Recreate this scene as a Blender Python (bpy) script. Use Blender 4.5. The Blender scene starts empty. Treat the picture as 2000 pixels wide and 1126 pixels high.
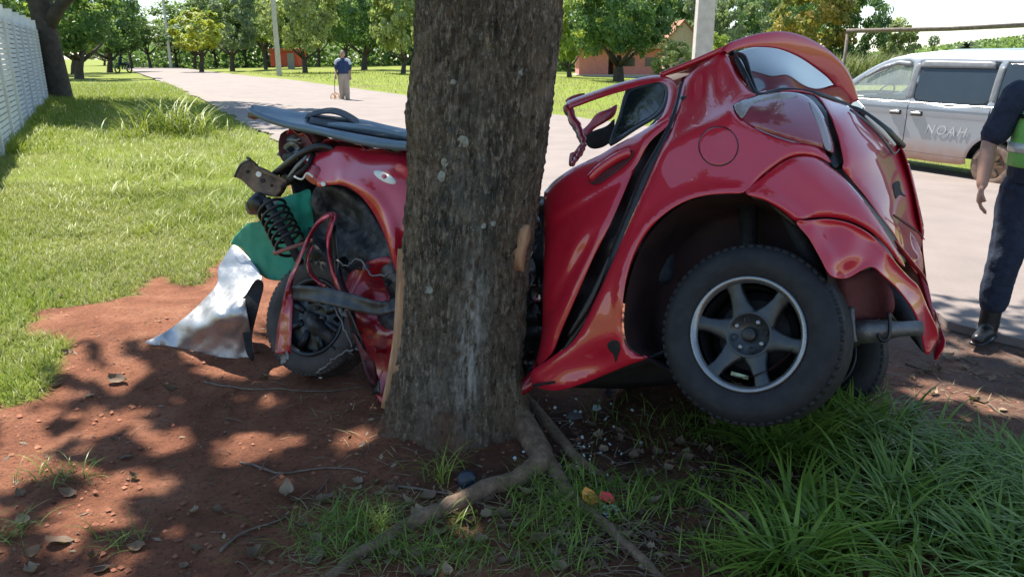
import bpy, bmesh, math, random
import numpy as np
from mathutils import Vector, Matrix
from mathutils.geometry import delaunay_2d_cdt
random.seed(7); rng = np.random.default_rng(7)
R = math.radians
scene = bpy.context.scene
COL = scene.collection

# ------------------------------------------------------------------ camera
F = 1500.0; CX, CY = 1000.0, 563.0; CAMH = 1.6
PITCH = math.atan((CY - 115) / F)
cam = bpy.data.cameras.new('camera'); cam.lens = 27.0; cam.sensor_width = 36.0
cam.clip_start = 0.05; cam.clip_end = 3000
camo = bpy.data.objects.new('camera', cam); COL.objects.link(camo)
camo.location = (0, 0, CAMH); camo.rotation_euler = (math.pi/2 - PITCH, 0, 0)
scene.camera = camo
# ------------------------------------------------------------------ light
SUN_EL = R(58); SUN_DIR = Vector((-0.62*math.cos(SUN_EL), 0.785*math.cos(SUN_EL), math.sin(SUN_EL)))
world = bpy.data.worlds.new('World'); scene.world = world; world.use_nodes = True
wn = world.node_tree.nodes; bg = wn['Background']
sky = wn.new('ShaderNodeTexSky'); sky.sky_type = 'NISHITA'; sky.sun_disc = False
sky.sun_elevation = SUN_EL; sky.sun_rotation = math.atan2(SUN_DIR.x, SUN_DIR.y)
sky.air_density = 1.0; sky.dust_density = 0.0; sky.ozone_density = 3.0; sky.altitude = 150
gam = wn.new('ShaderNodeGamma'); gam.inputs['Gamma'].default_value = .6; hsv = wn.new('ShaderNodeHueSaturation'); hsv.inputs['Saturation'].default_value = 1.2
world.node_tree.links.new(sky.outputs[0], gam.inputs['Color']); world.node_tree.links.new(gam.outputs[0], hsv.inputs['Color']); world.node_tree.links.new(hsv.outputs[0], bg.inputs[0]); bg.inputs[1].default_value = 0.15
sl = bpy.data.lights.new('sun', 'SUN'); sl.energy = 4.1; sl.angle = R(0.53); sl.color = (1, 0.95, 0.86)
so = bpy.data.objects.new('sun', sl); COL.objects.link(so)
so.rotation_euler = (-SUN_DIR).to_track_quat('-Z', 'Y').to_euler()
so.location = (-8, 6, 16)
vs = scene.view_settings; vs.view_transform = 'Standard'; vs.look = 'None'; vs.gamma = 1.0
vs.exposure = 1.48; vs.use_curve_mapping = False

# ------------------------------------------------------------------ geometry from the picture
cp, sp_ = math.cos(PITCH), math.sin(PITCH)
def c2w(X, Y, Z):            # camera right, up, forward -> world
    return Vector((X, Z*cp + Y*sp_, CAMH + Y*cp - Z*sp_))
def cdir(v): return Vector((v[0], v[2]*cp + v[1]*sp_, v[1]*cp - v[2]*sp_))
def P(px, py, d):
    return c2w((px-CX)/F*d, (CY-py)/F*d, d)
def softplus(x, k=0.8): return np.log1p(np.exp(np.clip(np.asarray(x)/k, -40, 40)))*k
RD = np.array([-0.456, 0.890]); RN = np.array([0.890, 0.456])     # along the road, across it (away)
RC = np.array([4.9, 7.46])                                        # a point of the centre line
def across(x, y): return (np.asarray(x)-RC[0])*RN[0] + (np.asarray(y)-RC[1])*RN[1]
def along(x, y): return (np.asarray(x)-RC[0])*RD[0] + (np.asarray(y)-RC[1])*RD[1]
def nedge(s):                # near edge of the paving, measured across the road
    u = np.clip((np.asarray(s)+.5)/8.5, 0, 1); return -3.3 - 1.65*u*u*(3-2*u)
def gap(x, y): return nedge(along(x, y)) - across(x, y)      # > 0 on the near verge
def hnoise(x, y, s=0):       # value noise, vectorised
    x = np.asarray(x, float); y = np.asarray(y, float)
    xi = np.floor(x).astype(np.int64); yi = np.floor(y).astype(np.int64)
    fx = x-xi; fy = y-yi; fx = fx*fx*(3-2*fx); fy = fy*fy*(3-2*fy)
    def h(a, b):
        n = (a*374761393 + b*668265263 + s*974711) & 0xffffffff
        n = ((n ^ (n >> 13))*1274126177) & 0xffffffff
        return ((n ^ (n >> 16)) & 0xffff)/65535.0
    return (h(xi, yi)*(1-fx)+h(xi+1, yi)*fx)*(1-fy) + (h(xi, yi+1)*(1-fx)+h(xi+1, yi+1)*fx)*fy
def fbm(x, y, s=0, o=4):
    v = 0; a = 0.5
    for i in range(o):
        v = v + a*hnoise(np.asarray(x)*2**i, np.asarray(y)*2**i, s+i*17); a *= 0.5
    return v
def grade(x, y):
    x = np.asarray(x, float); y = np.asarray(y, float)
    z = -0.030*softplus(np.minimum(x, 16)-2.2) + 0.028*softplus(-(np.maximum(x, -14))-2.2)
    a = across(x, y)
    bank = np.clip((a-4.5)/40, 0, 1)*0.5*np.clip((-x)/12, 0, 1)
    return z + bank
def Gflat(px, py):
    p0 = np.array([0, 0, CAMH]); q = np.array(P(px, py, 1.0)) - p0
    z = 0.0
    for i in range(12):
        t = (z-CAMH)/q[2]
        if t < 0 or t > 200: t = 200
        x, y = q[0]*t, q[1]*t; z = float(grade(x, y))
    return x, y, z
def inpoly(x, y, poly):
    x = np.asarray(x); y = np.asarray(y); r = np.zeros(x.shape, bool); n = len(poly)
    for i in range(n):
        x0, y0 = poly[i]; x1, y1 = poly[(i+1) % n]
        c = ((y0 > y) != (y1 > y)) & (x < (x1-x0)*(y-y0)/((y1-y0) if abs(y1-y0) > 1e-9 else 1e-9)+x0)
        r ^= c
    return r
SOILPX = [(-900,1500),(-900,960),(-300,850),(0,790),(100,742),(125,690),(70,650),(190,582),(300,552),(400,535),(450,500),(500,430),(600,330),(700,292),(800,283)]
SOIL = [Gflat(*p)[:2] for p in SOILPX] + [tuple(RC + RD*9 - RN*4.0), tuple(RC - RD*14 - RN*1.5), (9, -6), (-6, -6)]
def soilmask(x, y):
    wx = np.asarray(x) + (fbm(np.asarray(x)*3, np.asarray(y)*3, 3)-.47)*0.7; wy = np.asarray(y) + (fbm(np.asarray(x)*3, np.asarray(y)*3, 9)-.47)*0.7
    return inpoly(wx, wy, SOIL)
MOUND = Gflat(330, 640); TRX, TRY = -0.27, 3.12
def zground(x, y):
    x = np.asarray(x, float); y = np.asarray(y, float)
    z = grade(x, y)
    a = across(x, y)
    near = np.exp(-((x/9)**2 + ((y-3)/9)**2))
    rough = (fbm(x*1.3, y*1.3, 1)-.47)*0.10 + (fbm(x*7, y*7, 5)-.47)*0.035 + (fbm(x*26, y*26, 6)-.47)*0.012
    z = z + rough*near*np.clip((gap(x, y)-.1)/0.6, 0, 1)
    z = z + 0.10*np.exp(-(((x-MOUND[0])/0.7)**2 + ((y-MOUND[1])/0.55)**2))
    z = z + 0.07*np.exp(-(((x-TRX)**2 + (y-TRY)**2)/0.5))
    z = z - 0.05*np.clip((-.15-gap(x, y))/0.3, 0, 1)*np.clip((4.2-a)/0.3, 0, 1)
    gp_ = gap(x, y); z = z + .022*np.exp(-np.maximum(gp_, 0)/.35)*(gp_ > -.2)
    z = z + np.where((a > 4.2) | (a < -8), (fbm(x*.12, y*.12, 21)-.47)*0.18*np.clip((np.abs(a)-4.2)/6, 0, 1), 0)
    return z
def G(px, py, dz=0.0):
    p0 = np.array([0, 0, CAMH]); q = np.array(P(px, py, 1.0)) - p0; z = 0.0
    for i in range(14):
        t = min(max((z-CAMH)/q[2], 0.1), 220) if q[2] < 0 else 220
        z = float(zground(q[0]*t, q[1]*t))
    return Vector((q[0]*t, q[1]*t, z+dz))
# car frame: lateral axis (towards the far side), in camera terms
Lc = np.array([.53, -.12, .84]); Lc /= np.linalg.norm(Lc); LW = cdir(Lc)
Bc = np.array([.83, .06, -.55]); Bc -= Lc*Bc.dot(Lc); Bc /= np.linalg.norm(Bc); BW = cdir(Bc)
UW = LW.cross(BW)
if UW.z < 0: UW = -UW
RW = 2.625; TMID = 0.78
def pt(px, py, t=0.0):
    d = (RW+t)/(Lc[0]*(px-CX)/F + Lc[1]*(CY-py)/F + Lc[2])
    return P(px, py, d)
def mir(p):
    c = np.array(P(CX, CY, 0.0)); t = (Vector(p)-Vector(c)).dot(LW) - RW
    return Vector(p) + LW*(2*(TMID-t))

# ------------------------------------------------------------------ materials
class NT:
    def __init__(s, name):
        s.m = bpy.data.materials.new(name); s.m.use_nodes = True; s.t = s.m.node_tree; s.n = s.t.nodes
        s.b = s.n['Principled BSDF']; s.out = s.n['Material Output']
    def L(s, a, b): s.t.links.new(a, b)
    def noise(s, scale, detail=4, rough=.55, vec=None, dist=0):
        x = s.n.new('ShaderNodeTexNoise'); x.inputs['Scale'].default_value = scale; x.inputs['Detail'].default_value = detail
        x.inputs['Roughness'].default_value = rough; x.inputs['Distortion'].default_value = dist
        if vec is not None: s.L(vec, x.inputs['Vector'])
        return x.outputs['Fac']
    def coord(s, scale=(1, 1, 1), kind='Object'):
        c = s.n.new('ShaderNodeTexCoord'); m = s.n.new('ShaderNodeMapping'); m.inputs['Scale'].default_value = scale
        s.L(c.outputs[kind], m.inputs[0]); return m.outputs[0]
    def pos(s, scale=(1, 1, 1)):
        c = s.n.new('ShaderNodeNewGeometry'); m = s.n.new('ShaderNodeMapping'); m.inputs['Scale'].default_value = scale
        s.L(c.outputs['Position'], m.inputs[0]); return m.outputs[0]
    def ramp(s, fac, stops):
        r = s.n.new('ShaderNodeValToRGB'); e = r.color_ramp.elements
        while len(e) < len(stops): e.new(0.5)
        for q, (p, c) in zip(e, stops):
            q.position = p; q.color = (*c, 1) if not isinstance(c, (int, float)) else (c, c, c, 1)
        s.L(fac, r.inputs[0]); return r.outputs[0]
    def mix(s, fac, a, b, mode='MIX'):
        x = s.n.new('ShaderNodeMix'); x.data_type = 'RGBA'; x.blend_type = mode
        for sock, v in ((x.inputs[0], fac), (x.inputs[6], a), (x.inputs[7], b)):
            if hasattr(v, 'node'): s.L(v, sock)
            elif isinstance(v, (int, float)): sock.default_value = v if sock == x.inputs[0] else (v, v, v, 1)
            else: sock.default_value = (*v, 1)
        return x.outputs[2]
    def attr(s, name):
        a = s.n.new('ShaderNodeAttribute'); a.attribute_name = name; return a.outputs['Fac']
    def math(s, op, a, b=0.0):
        x = s.n.new('ShaderNodeMath'); x.operation = op
        for i, v in enumerate((a, b)):
            if hasattr(v, 'node'): s.L(v, x.inputs[i])
            else: x.inputs[i].default_value = v
        return x.outputs[0]
    def bump(s, h, strength=.5, dist=.02, chain=None):
        b = s.n.new('ShaderNodeBump'); b.inputs['Strength'].default_value = strength; b.inputs['Distance'].default_value = dist
        s.L(h, b.inputs['Height'])
        if chain is not None: s.L(chain, b.inputs['Normal'])
        return b.outputs[0]
    def base(s, c, rough=.6, metal=0.0, normal=None, **kw):
        if hasattr(c, 'node'): s.L(c, s.b.inputs['Base Color'])
        else: s.b.inputs['Base Color'].default_value = (*c, 1)
        if hasattr(rough, 'node'): s.L(rough, s.b.inputs['Roughness'])
        else: s.b.inputs['Roughness'].default_value = rough
        s.b.inputs['Metallic'].default_value = metal
        if normal is not None: s.L(normal, s.b.inputs['Normal'])
        for k, v in kw.items(): s.b.inputs[k.replace('_', ' ')].default_value = v
        return s.m
MATS = {}
def simple(name, c, rough=.6, metal=0.0, var=.25, scale=14, bump=0.0, **kw):
    if name in MATS: return MATS[name]
    n = NT(name); f = n.noise(scale, 5, .6, n.coord())
    lo = tuple(max(0, x*(1-var)) for x in c); hi = tuple(min(1, x*(1+var)) for x in c)
    colr = n.ramp(f, [(.3, lo), (.7, hi)])
    rr = n.ramp(n.noise(scale*.7, 4, .6, n.coord()), [(.3, max(.02, rough-.08)), (.7, min(1, rough+.1))])
    nm = n.bump(n.noise(scale*3, 4, .6, n.coord()), bump, .01) if bump else None
    n.base(colr, rr, metal, nm, **kw); MATS[name] = n.m; return n.m
def leafmat(name, c1, c2, trans=.42, rough=.5):
    n = NT(name); t = n.attr('tint')
    col = n.ramp(t, [(0, c1), (1, c2)])
    n.base(col, rough); n.b.inputs['Specular IOR Level'].default_value = .35
    tr = n.n.new('ShaderNodeBsdfTranslucent'); n.L(n.mix(.35, col, (.30, .42, .04), 'MIX'), tr.inputs[0])
    ms = n.n.new('ShaderNodeMixShader'); ms.inputs[0].default_value = trans
    n.L(n.b.outputs[0], ms.inputs[1]); n.L(tr.outputs[0], ms.inputs[2]); n.L(ms.outputs[0], n.out.inputs[0])
    MATS[name] = n.m; return n.m
def glass(name, c=(.9, .95, .95), rough=.02, alpha=.25):
    n = NT(name); n.base(c, rough); n.b.inputs['Alpha'].default_value = alpha; n.b.inputs['Specular IOR Level'].default_value = .8
    MATS[name] = n.m; return n.m

# car paint: red with clear coat, dust and fine scratches
n = NT('red_paint'); v = n.coord()
dust = n.ramp(n.noise(5, 6, .65, v), [(.52, 0.0), (.85, .18)])
scr = n.ramp(n.noise(40, 2, .5, n.coord((1, 9, 1)), .6), [(.74, 0.0), (.80, .12)])
c = n.mix(dust, (.50, .005, .026), (.36, .06, .05)); c = n.mix(scr, c, (.5, .2, .2))
PAINT = n.base(c, .42, 0.0, None, Coat_Weight=1.0, Coat_Roughness=.02, Coat_IOR=1.6)
n = NT('red_paint_crumpled'); v = n.coord()
PAINTC = n.base(n.mix(n.ramp(n.noise(9, 6, .7, v), [(.5, 0.0), (.75, .5)]), (.33, .006, .02), (.10, .05, .04)),
                n.ramp(n.noise(8, 5, .6, v), [(.3, .25), (.7, .5)]), .2, n.bump(n.noise(11, 3, .5, v), .5, .02), Coat_Weight=.7, Coat_Roughness=.08)
DIRTYRED = simple('dirty_underbody_red', (.10, .022, .024), .7, 0, .5, 9, .4)
BLACK = simple('black_plastic', (.012, .012, .014), .35, 0, .4, 30, .15)
BLACKM = simple('black_underbody', (.014, .013, .014), .75, 0, .5, 20, .4)
RUBBER = simple('tyre_rubber', (.010, .011, .014), .7, 0, .35, 25, .15)
ALLOY = simple('alloy_grey', (.055, .062, .068), .36, .6, .2, 20, .08)
ALLOYD = simple('alloy_dark', (.045, .05, .055), .38, .8, .3, 16, .1)
ALLOYL = simple('alloy_lip', (.26, .27, .28), .30, .8, .12, 18, .08)
STEEL = simple('dull_steel', (.16, .16, .16), .5, .7, .4, 14, .3)
RUST = simple('rusty_bracket', (.16, .10, .066), .75, .1, .5, 16, .5)
LAMPR = simple('lamp_lens_red', (.26, .05, .075), .12, 0, .15, 4, 0, Coat_Weight=1.0, Coat_Roughness=.02)
LAMPG = simple('lamp_lens_grey', (.30, .25, .24), .15, 0, .2, 6, 0, Coat_Weight=1.0)
DGLASS = simple('tinted_glass', (.010, .014, .018), .03, 0, .1, 3, 0)
DGLASS.node_tree.nodes['Principled BSDF'].inputs['Specular IOR Level'].default_value = .45
WHITEP = simple('white_plastic', (.75, .73, .66), .35, 0, .06, 10)
TRIM = simple('blue_grey_trim', (.12, .185, .25), .5, 0, .12, 8, .15)
TRIMD = simple('dark_trim_cloth', (.045, .055, .07), .8, 0, .3, 40, .3)
GREEN = None
n = NT('green_woven'); v = n.coord()
w = n.n.new('ShaderNodeTexWave'); w.inputs['Scale'].default_value = 60; n.L(v, w.inputs[0]); w2 = n.n.new('ShaderNodeTexWave'); w2.bands_direction = 'Z'; w2.inputs['Scale'].default_value = 60; n.L(v, w2.inputs[0])
h = n.math('ADD', w.outputs['Fac'], w2.outputs['Fac'])
GREEN = n.base(n.mix(n.noise(12, 4, .6, v), (.006, .19, .12), (.015, .32, .20)), .55, 0, n.bump(h, .5, .004))
n = NT('silver_foil'); v = n.coord()
FOIL = n.base(n.mix(n.ramp(n.noise(6, 5, .7, v), [(.5, 0.0), (.75, .5)]), (.46, .46, .47), (.26, .19, .15)), n.ramp(n.noise(14, 4, .6, v), [(.3, .32), (.7, .55)]), .8, n.bump(n.noise(34, 6, .7, v), .35, .01))

# ------------------------------------------------------------------ mesh helpers
def tag(o, label=None, cat=None, group=None, kind=None):
    if label: o['label'] = label
    if cat: o['category'] = cat
    if group: o['group'] = group
    if kind: o['kind'] = kind
    return o
def empty(name, loc, rz=0.0):
    o = bpy.data.objects.new(name, None); COL.objects.link(o); o.location = loc; o.rotation_euler.z = rz
    o.empty_display_size = .2; return o
def link(name, me, mat=None, parent=None, smooth=True):
    if mat is not None:
        me.materials.clear()
        for m in (mat if isinstance(mat, (list, tuple)) else [mat]): me.materials.append(m)
    o = bpy.data.objects.new(name, me); COL.objects.link(o)
    if parent is not None:
        o.parent = parent
        o.matrix_parent_inverse = (parent_world(parent)).inverted()
    if smooth and len(me.polygons): me.polygons.foreach_set('use_smooth', [True]*len(me.polygons))
    return o
def parent_world(o):
    m = Matrix.LocRotScale(o.location, o.rotation_euler, o.scale)
    if o.parent: m = parent_world(o.parent) @ o.matrix_parent_inverse @ m
    return m
def ivlink(name, me, mat, parent, loc, smooth=True):      # mesh in local coordinates placed by location
    o = link(name, me, mat, None, smooth); o.parent = parent; o.location = loc; return o
class MB:
    def __init__(s): s.v = []; s.f = []
    def box(s, c, size, rot=None, taper=1.0):
        k = len(s.v); sx, sy, sz = [q/2 for q in size]; c = Vector(c)
        for z in (-1, 1):
            for x, y in ((-1, -1), (1, -1), (1, 1), (-1, 1)):
                q = taper if z > 0 else 1
                p = Vector((x*sx*q, y*sy*q, z*sz)); p = rot @ p if rot is not None else p
                s.v.append(tuple(c+p))
        s.f += [(k+3, k+2, k+1, k), (k+4, k+5, k+6, k+7)] + [(k+i, k+(i+1) % 4, k+4+(i+1) % 4, k+4+i) for i in range(4)]
        return s
    def tube(s, pts, rad, n=8, flat=1.0, up=None, cap=True):
        pts = [Vector(p) for p in pts]; m = len(pts)
        if isinstance(rad, (int, float)): rad = [rad]*m
        k0 = len(s.v); prev = None
        for i, p in enumerate(pts):
            t = (pts[min(i+1, m-1)]-pts[max(i-1, 0)])
            t = t.normalized() if t.length > 1e-9 else Vector((0, 0, 1))
            if prev is None:
                u = Vector(up) if up is not None else (Vector((0, 0, 1)) if abs(t.z) < .9 else Vector((1, 0, 0)))
            else: u = prev
            a = (u - t*u.dot(t)); a = a.normalized() if a.length > 1e-6 else t.orthogonal().normalized(); b = t.cross(a); prev = a
            for j in range(n):
                th = 2*math.pi*j/n
                s.v.append(tuple(p + a*math.cos(th)*rad[i]*flat + b*math.sin(th)*rad[i]))
        for i in range(m-1):
            for j in range(n):
                q = k0+i*n; s.f.append((q+j, q+(j+1) % n, q+n+(j+1) % n, q+n+j))
        if cap:
            s.f.append(tuple(k0+j for j in range(n-1, -1, -1))); s.f.append(tuple(k0+(m-1)*n+j for j in range(n)))
        return s
    def ell(s, c, r, rot=None, nu=12, nv=8):
        k = len(s.v); c = Vector(c); r = r if isinstance(r, (tuple, list)) else (r, r, r)
        for i in range(nv+1):
            ph = math.pi*i/nv
            for j in range(nu):
                th = 2*math.pi*j/nu; p = Vector((r[0]*math.sin(ph)*math.cos(th), r[1]*math.sin(ph)*math.sin(th), -r[2]*math.cos(ph)))
                if rot is not None: p = rot @ p
                s.v.append(tuple(c+p))
        for i in range(nv):
            for j in range(nu):
                a = k+i*nu+j; b = k+i*nu+(j+1) % nu; s.f.append((a, b, b+nu, a+nu))
        return s
    def lathe(s, prof, n=48, fr=None, close=False):        # prof: (r, y) round local Y
        k = len(s.v); m = len(prof)
        for j in range(n):
            th = 2*math.pi*j/n
            for r, y in prof:
                p = Vector((r*math.cos(th), y, r*math.sin(th))); s.v.append(tuple(fr @ p if fr is not None else p))
        for j in range(n):
            for i in range(m if close else m-1):
                a = k+j*m+i; b = k+((j+1) % n)*m+i; i2 = (i+1) % m
                s.f.append((a, k+j*m+i2, k+((j+1) % n)*m+i2, b))
        return s
    def poly(s, pts, thick, fr=None):                      # outline in local x,z extruded along y
        k = len(s.v); m = len(pts)
        for y in (0, thick):
            for x, z in pts:
                p = Vector((x, y, z)); s.v.append(tuple(fr @ p if fr is not None else p))
        s.f += [tuple(k+i for i in range(m)), tuple(k+m+i for i in range(m-1, -1, -1))]
        s.f += [(k+i, k+m+i, k+m+(i+1) % m, k+(i+1) % m) for i in range(m)]
        return s
    def grid(s, g):                                        # g[i][j] points
        k = len(s.v); a = len(g); b = len(g[0])
        for row in g: s.v += [tuple(p) for p in row]
        s.f += [(k+i*b+j, k+i*b+j+1, k+(i+1)*b+j+1, k+(i+1)*b+j) for i in range(a-1) for j in range(b-1)]
        return s
    def mesh(s, name):
        me = bpy.data.meshes.new(name); me.from_pydata(s.v, [], s.f); me.validate(); return me
    def build(s, name, mat, parent=None, smooth=True, thick=0, bevel=0, sub=0, offset=0):
        o = link(name, s.mesh(name), mat, parent, smooth)
        if thick:
            m = o.modifiers.new('solid', 'SOLIDIFY'); m.thickness = thick; m.offset = offset
        if bevel:
            m = o.modifiers.new('bev', 'BEVEL'); m.width = bevel; m.segments = 2; m.limit_method = 'ANGLE'; m.angle_limit = R(35)
        if sub:
            m = o.modifiers.new('sub', 'SUBSURF'); m.levels = sub; m.render_levels = sub
        if not smooth: pass
        return o
def crom(pts, k=6, closed=True):
    pts = [np.array(p, float) for p in pts]; n = len(pts); out = []
    for i in range(n if closed else n-1):
        if closed: p0, p1, p2, p3 = pts[i-1], pts[i], pts[(i+1) % n], pts[(i+2) % n]
        else: p0, p1, p2, p3 = pts[max(i-1, 0)], pts[i], pts[i+1], pts[min(i+2, n-1)]
        for j in range(k):
            t = j/k
            out.append(.5*((2*p1)+(-p0+p2)*t+(2*p0-5*p1+4*p2-p3)*t*t+(-p0+3*p1-3*p2+p3)*t**3))
    if not closed: out.append(pts[-1])
    return out
class TPS:
    def __init__(s, pts, smooth=0.0, scale=100.0):
        a = np.array(pts, float); s.x = a[:, :2]/scale; s.sc = scale; n = len(a)
        K = s.phi(np.linalg.norm(s.x[:, None]-s.x[None], axis=2)) + np.eye(n)*smooth
        Q = np.hstack([np.ones((n, 1)), s.x]); A = np.vstack([np.hstack([K, Q]), np.hstack([Q.T, np.zeros((3, 3))])])
        s.w = np.linalg.solve(A, np.concatenate([a[:, 2], np.zeros(3)]))
    @staticmethod
    def phi(r): return np.where(r > 1e-9, r*r*np.log(np.maximum(r, 1e-9)), 0)
    def __call__(s, x, y):
        q = np.stack([np.ravel(x), np.ravel(y)], 1)/s.sc
        return s.phi(np.linalg.norm(q[:, None]-s.x[None], axis=2)) @ s.w[:-3] + s.w[-3] + q @ s.w[-2:]
def seg_dist(q, loop):
    a = loop; b = np.roll(loop, -1, 0); d = b-a; l2 = np.maximum((d*d).sum(1), 1e-9)
    t = np.clip(((q[:, None]-a[None])*d[None]).sum(2)/l2[None], 0, 1)
    return np.linalg.norm(q[:, None]-(a[None]+t[..., None]*d[None]), axis=2).min(1)
def resample(l, st):
    a = np.vstack([l, l[:1]]); d = np.linalg.norm(np.diff(a, axis=0), axis=1); c = np.concatenate([[0], np.cumsum(d)]); m = max(8, int(c[-1]/st)); s = np.linspace(0, c[-1], m, endpoint=False)
    return np.stack([np.interp(s, c, a[:, 0]), np.interp(s, c, a[:, 1])], 1)
def panel2d(outline, step, holes=(), smooth=6):
    loops = [resample(np.array(crom(o, smooth) if smooth else o, float), step*.8) for o in [outline, *holes]]
    V = []; E = []
    for l in loops:
        k = len(V); V += [tuple(p) for p in l]; E += [(k+i, k+(i+1) % len(l)) for i in range(len(l))]
    lo = loops[0].min(0); hi = loops[0].max(0)
    gx, gy = np.meshgrid(np.arange(lo[0], hi[0], step), np.arange(lo[1], hi[1], step)); gx = gx + (np.arange(gx.shape[0]) % 2)[:, None]*step*.5
    q = np.stack([gx.ravel(), gy.ravel()], 1); ok = inpoly(q[:, 0], q[:, 1], loops[0])
    for l in loops[1:]: ok &= ~inpoly(q[:, 0], q[:, 1], l)
    q = q[ok]
    if len(q):
        dd = np.min([seg_dist(q, l) for l in loops], 0); q = q[dd > step*.45]
    ins = []
    for l in loops:
        tn = np.roll(l, -1, 0)-np.roll(l, 1, 0); tn /= np.maximum(np.linalg.norm(tn, axis=1), 1e-9)[:, None]; nr = np.stack([-tn[:, 1], tn[:, 0]], 1)
        for dl in (step*.35, step*.8):
            for sg in (-1, 1):
                w_ = l+nr*sg*dl; k_ = inpoly(w_[:, 0], w_[:, 1], loops[0])
                for h_ in loops[1:]: k_ &= ~inpoly(w_[:, 0], w_[:, 1], h_)
                w_ = w_[k_]
                if len(w_): w_ = w_[np.min([seg_dist(w_, m_) for m_ in loops], 0) > dl*.93]
                ins.append(w_)
    ins = np.concatenate(ins) if ins else q[:0]
    if len(q) and len(ins): q = q[dd[dd > step*.45] > step*1.25]
    V += [tuple(p) for p in ins] + [tuple(p) for p in q]
    r = delaunay_2d_cdt([Vector(v) for v in V], E, [], 1, 1e-5)
    vv = np.array([tuple(v) for v in r[0]]); ff = [tuple(f) for f in r[2]]
    if holes:
        ce = np.array([vv[list(f)].mean(0) for f in ff]); kp = np.ones(len(ff), bool)
        for l in loops[1:]: kp &= ~inpoly(ce[:, 0], ce[:, 1], l)
        ff = [f for f, k_ in zip(ff, kp) if k_]
    dist = np.min([seg_dist(vv, l) for l in loops], 0) if len(vv) else np.zeros(0)
    return vv, ff, dist
def carpanel(name, outline, tfn, mat, parent, step=9, holes=(), roll=.012, rw=6, thick=.004, mirror=False, smooth=6, dt=0.0):
    vv, ff, dist = panel2d(outline, step, holes, smooth)
    t = tfn(vv[:, 0], vv[:, 1]) + roll*np.exp(-(dist/rw)**2) + dt
    pts = [pt(x, y, q) for (x, y), q in zip(vv, t)]
    # faces of the triangulation seen from the camera: make them face it
    out = []
    for sgn in ((False, True) if mirror else (False,)):
        pp = [mir(p) for p in pts] if sgn else pts
        me = bpy.data.meshes.new(name); f0 = [tuple(reversed(f)) for f in ff]
        me.from_pydata([tuple(p) for p in pp], [], f0 if not sgn else ff); me.validate(); me.update()
        if len(me.polygons):
            nn = sum((p.normal*p.area for p in me.polygons), Vector())
            c = sum((Vector(p) for p in pp), Vector())/len(pp)
            if (nn.dot(Vector((0, 0, CAMH))-c) < 0) != sgn: me.flip_normals()
        o = link(name, me, mat, parent); m = o.modifiers.new('solid', 'SOLIDIFY'); m.thickness = thick; m.offset = -1
        out.append(o)
    return out[0] if not mirror else out
def setattr_f(me, name, vals, dom='POINT'):
    a = me.attributes.new(name, 'FLOAT', dom); a.data.foreach_set('value', np.asarray(vals, np.float32).ravel())

# ------------------------------------------------------------------ ground
def grow(lo, hi, c, s0, g):
    r = [c]; s = s0
    while r[-1] < hi: r.append(r[-1]+s); s = s0 if abs(r[-1]-c) < 3.4 else s*g
    l = [c]; s = s0
    while l[-1] > lo: l.append(l[-1]-s); s = s0 if abs(l[-1]-c) < 3.4 else s*g
    return np.array(sorted(set(l+r)))
gx = grow(-900, 900, 0.2, .026, 1.055); gy = grow(-60, 1500, 3.6, .026, 1.055)
X, Y = np.meshgrid(gx, gy); Z = zground(X, Y)
me = bpy.data.meshes.new('ground'); nx, ny = len(gx), len(gy)
co = np.stack([X.ravel(), Y.ravel(), Z.ravel()], 1)
idx = (np.arange(ny-1)[:, None]*nx + np.arange(nx-1)[None]).ravel()
faces = np.stack([idx, idx+1, idx+nx+1, idx+nx], 1)
def np_mesh(name, co, faces):
    me = bpy.data.meshes.new(name); k = faces.shape[1]
    me.vertices.add(len(co)); me.vertices.foreach_set('co', np.asarray(co, np.float32).ravel())
    me.loops.add(faces.size); me.loops.foreach_set('vertex_index', faces.ravel().astype(np.int32))
    me.polygons.add(len(faces)); me.polygons.foreach_set('loop_start', np.arange(len(faces), dtype=np.int32)*k)
    me.update(calc_edges=True); return me
me = np_mesh('ground', co, faces)
sm = soilmask(X, Y).astype(float)
for i in range(2): sm[1:-1, 1:-1] = (sm[1:-1, 1:-1]*2+sm[:-2, 1:-1]+sm[2:, 1:-1]+sm[1:-1, :-2]+sm[1:-1, 2:])/6
setattr_f(me, 'soil', sm)
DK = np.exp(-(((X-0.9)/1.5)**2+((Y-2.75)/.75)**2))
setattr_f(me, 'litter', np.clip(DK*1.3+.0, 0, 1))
GP = gap(X, Y); setattr_f(me, 'shoulder', np.clip(1.25-GP/1.1, 0, 1)*(X > .6)*np.clip((X-.6)/1.0, 0, 1))
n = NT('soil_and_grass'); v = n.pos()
red = n.ramp(n.noise(3.2, 8, .62, v), [(.28, (.19, .070, .038)), (.50, (.32, .125, .068)), (.72, (.44, .20, .115))])
red = n.mix(n.ramp(n.noise(55, 4, .7, v), [(.52, 0.0), (.62, .6)]), red, (.10, .045, .03))
red = n.mix(n.ramp(n.noise(90, 3, .7, v), [(.66, 0.0), (.74, .7)]), red, (.32, .22, .15))
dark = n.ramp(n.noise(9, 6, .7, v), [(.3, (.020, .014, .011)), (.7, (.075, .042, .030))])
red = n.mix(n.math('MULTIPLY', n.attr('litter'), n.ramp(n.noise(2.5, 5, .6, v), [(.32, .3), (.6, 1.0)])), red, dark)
red = n.mix(n.math('MULTIPLY', n.attr('shoulder'), n.ramp(n.noise(6, 6, .7, v), [(.3, .45), (.6, 1.0)])), red, n.ramp(n.noise(40, 6, .7, v), [(.3, (.13, .095, .08)), (.7, (.25, .185, .155))]))
gr = n.ramp(n.noise(.8, 8, .7, v), [(.25, (.12, .165, .02)), (.5, (.19, .24, .03)), (.75, (.25, .28, .05))])
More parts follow.
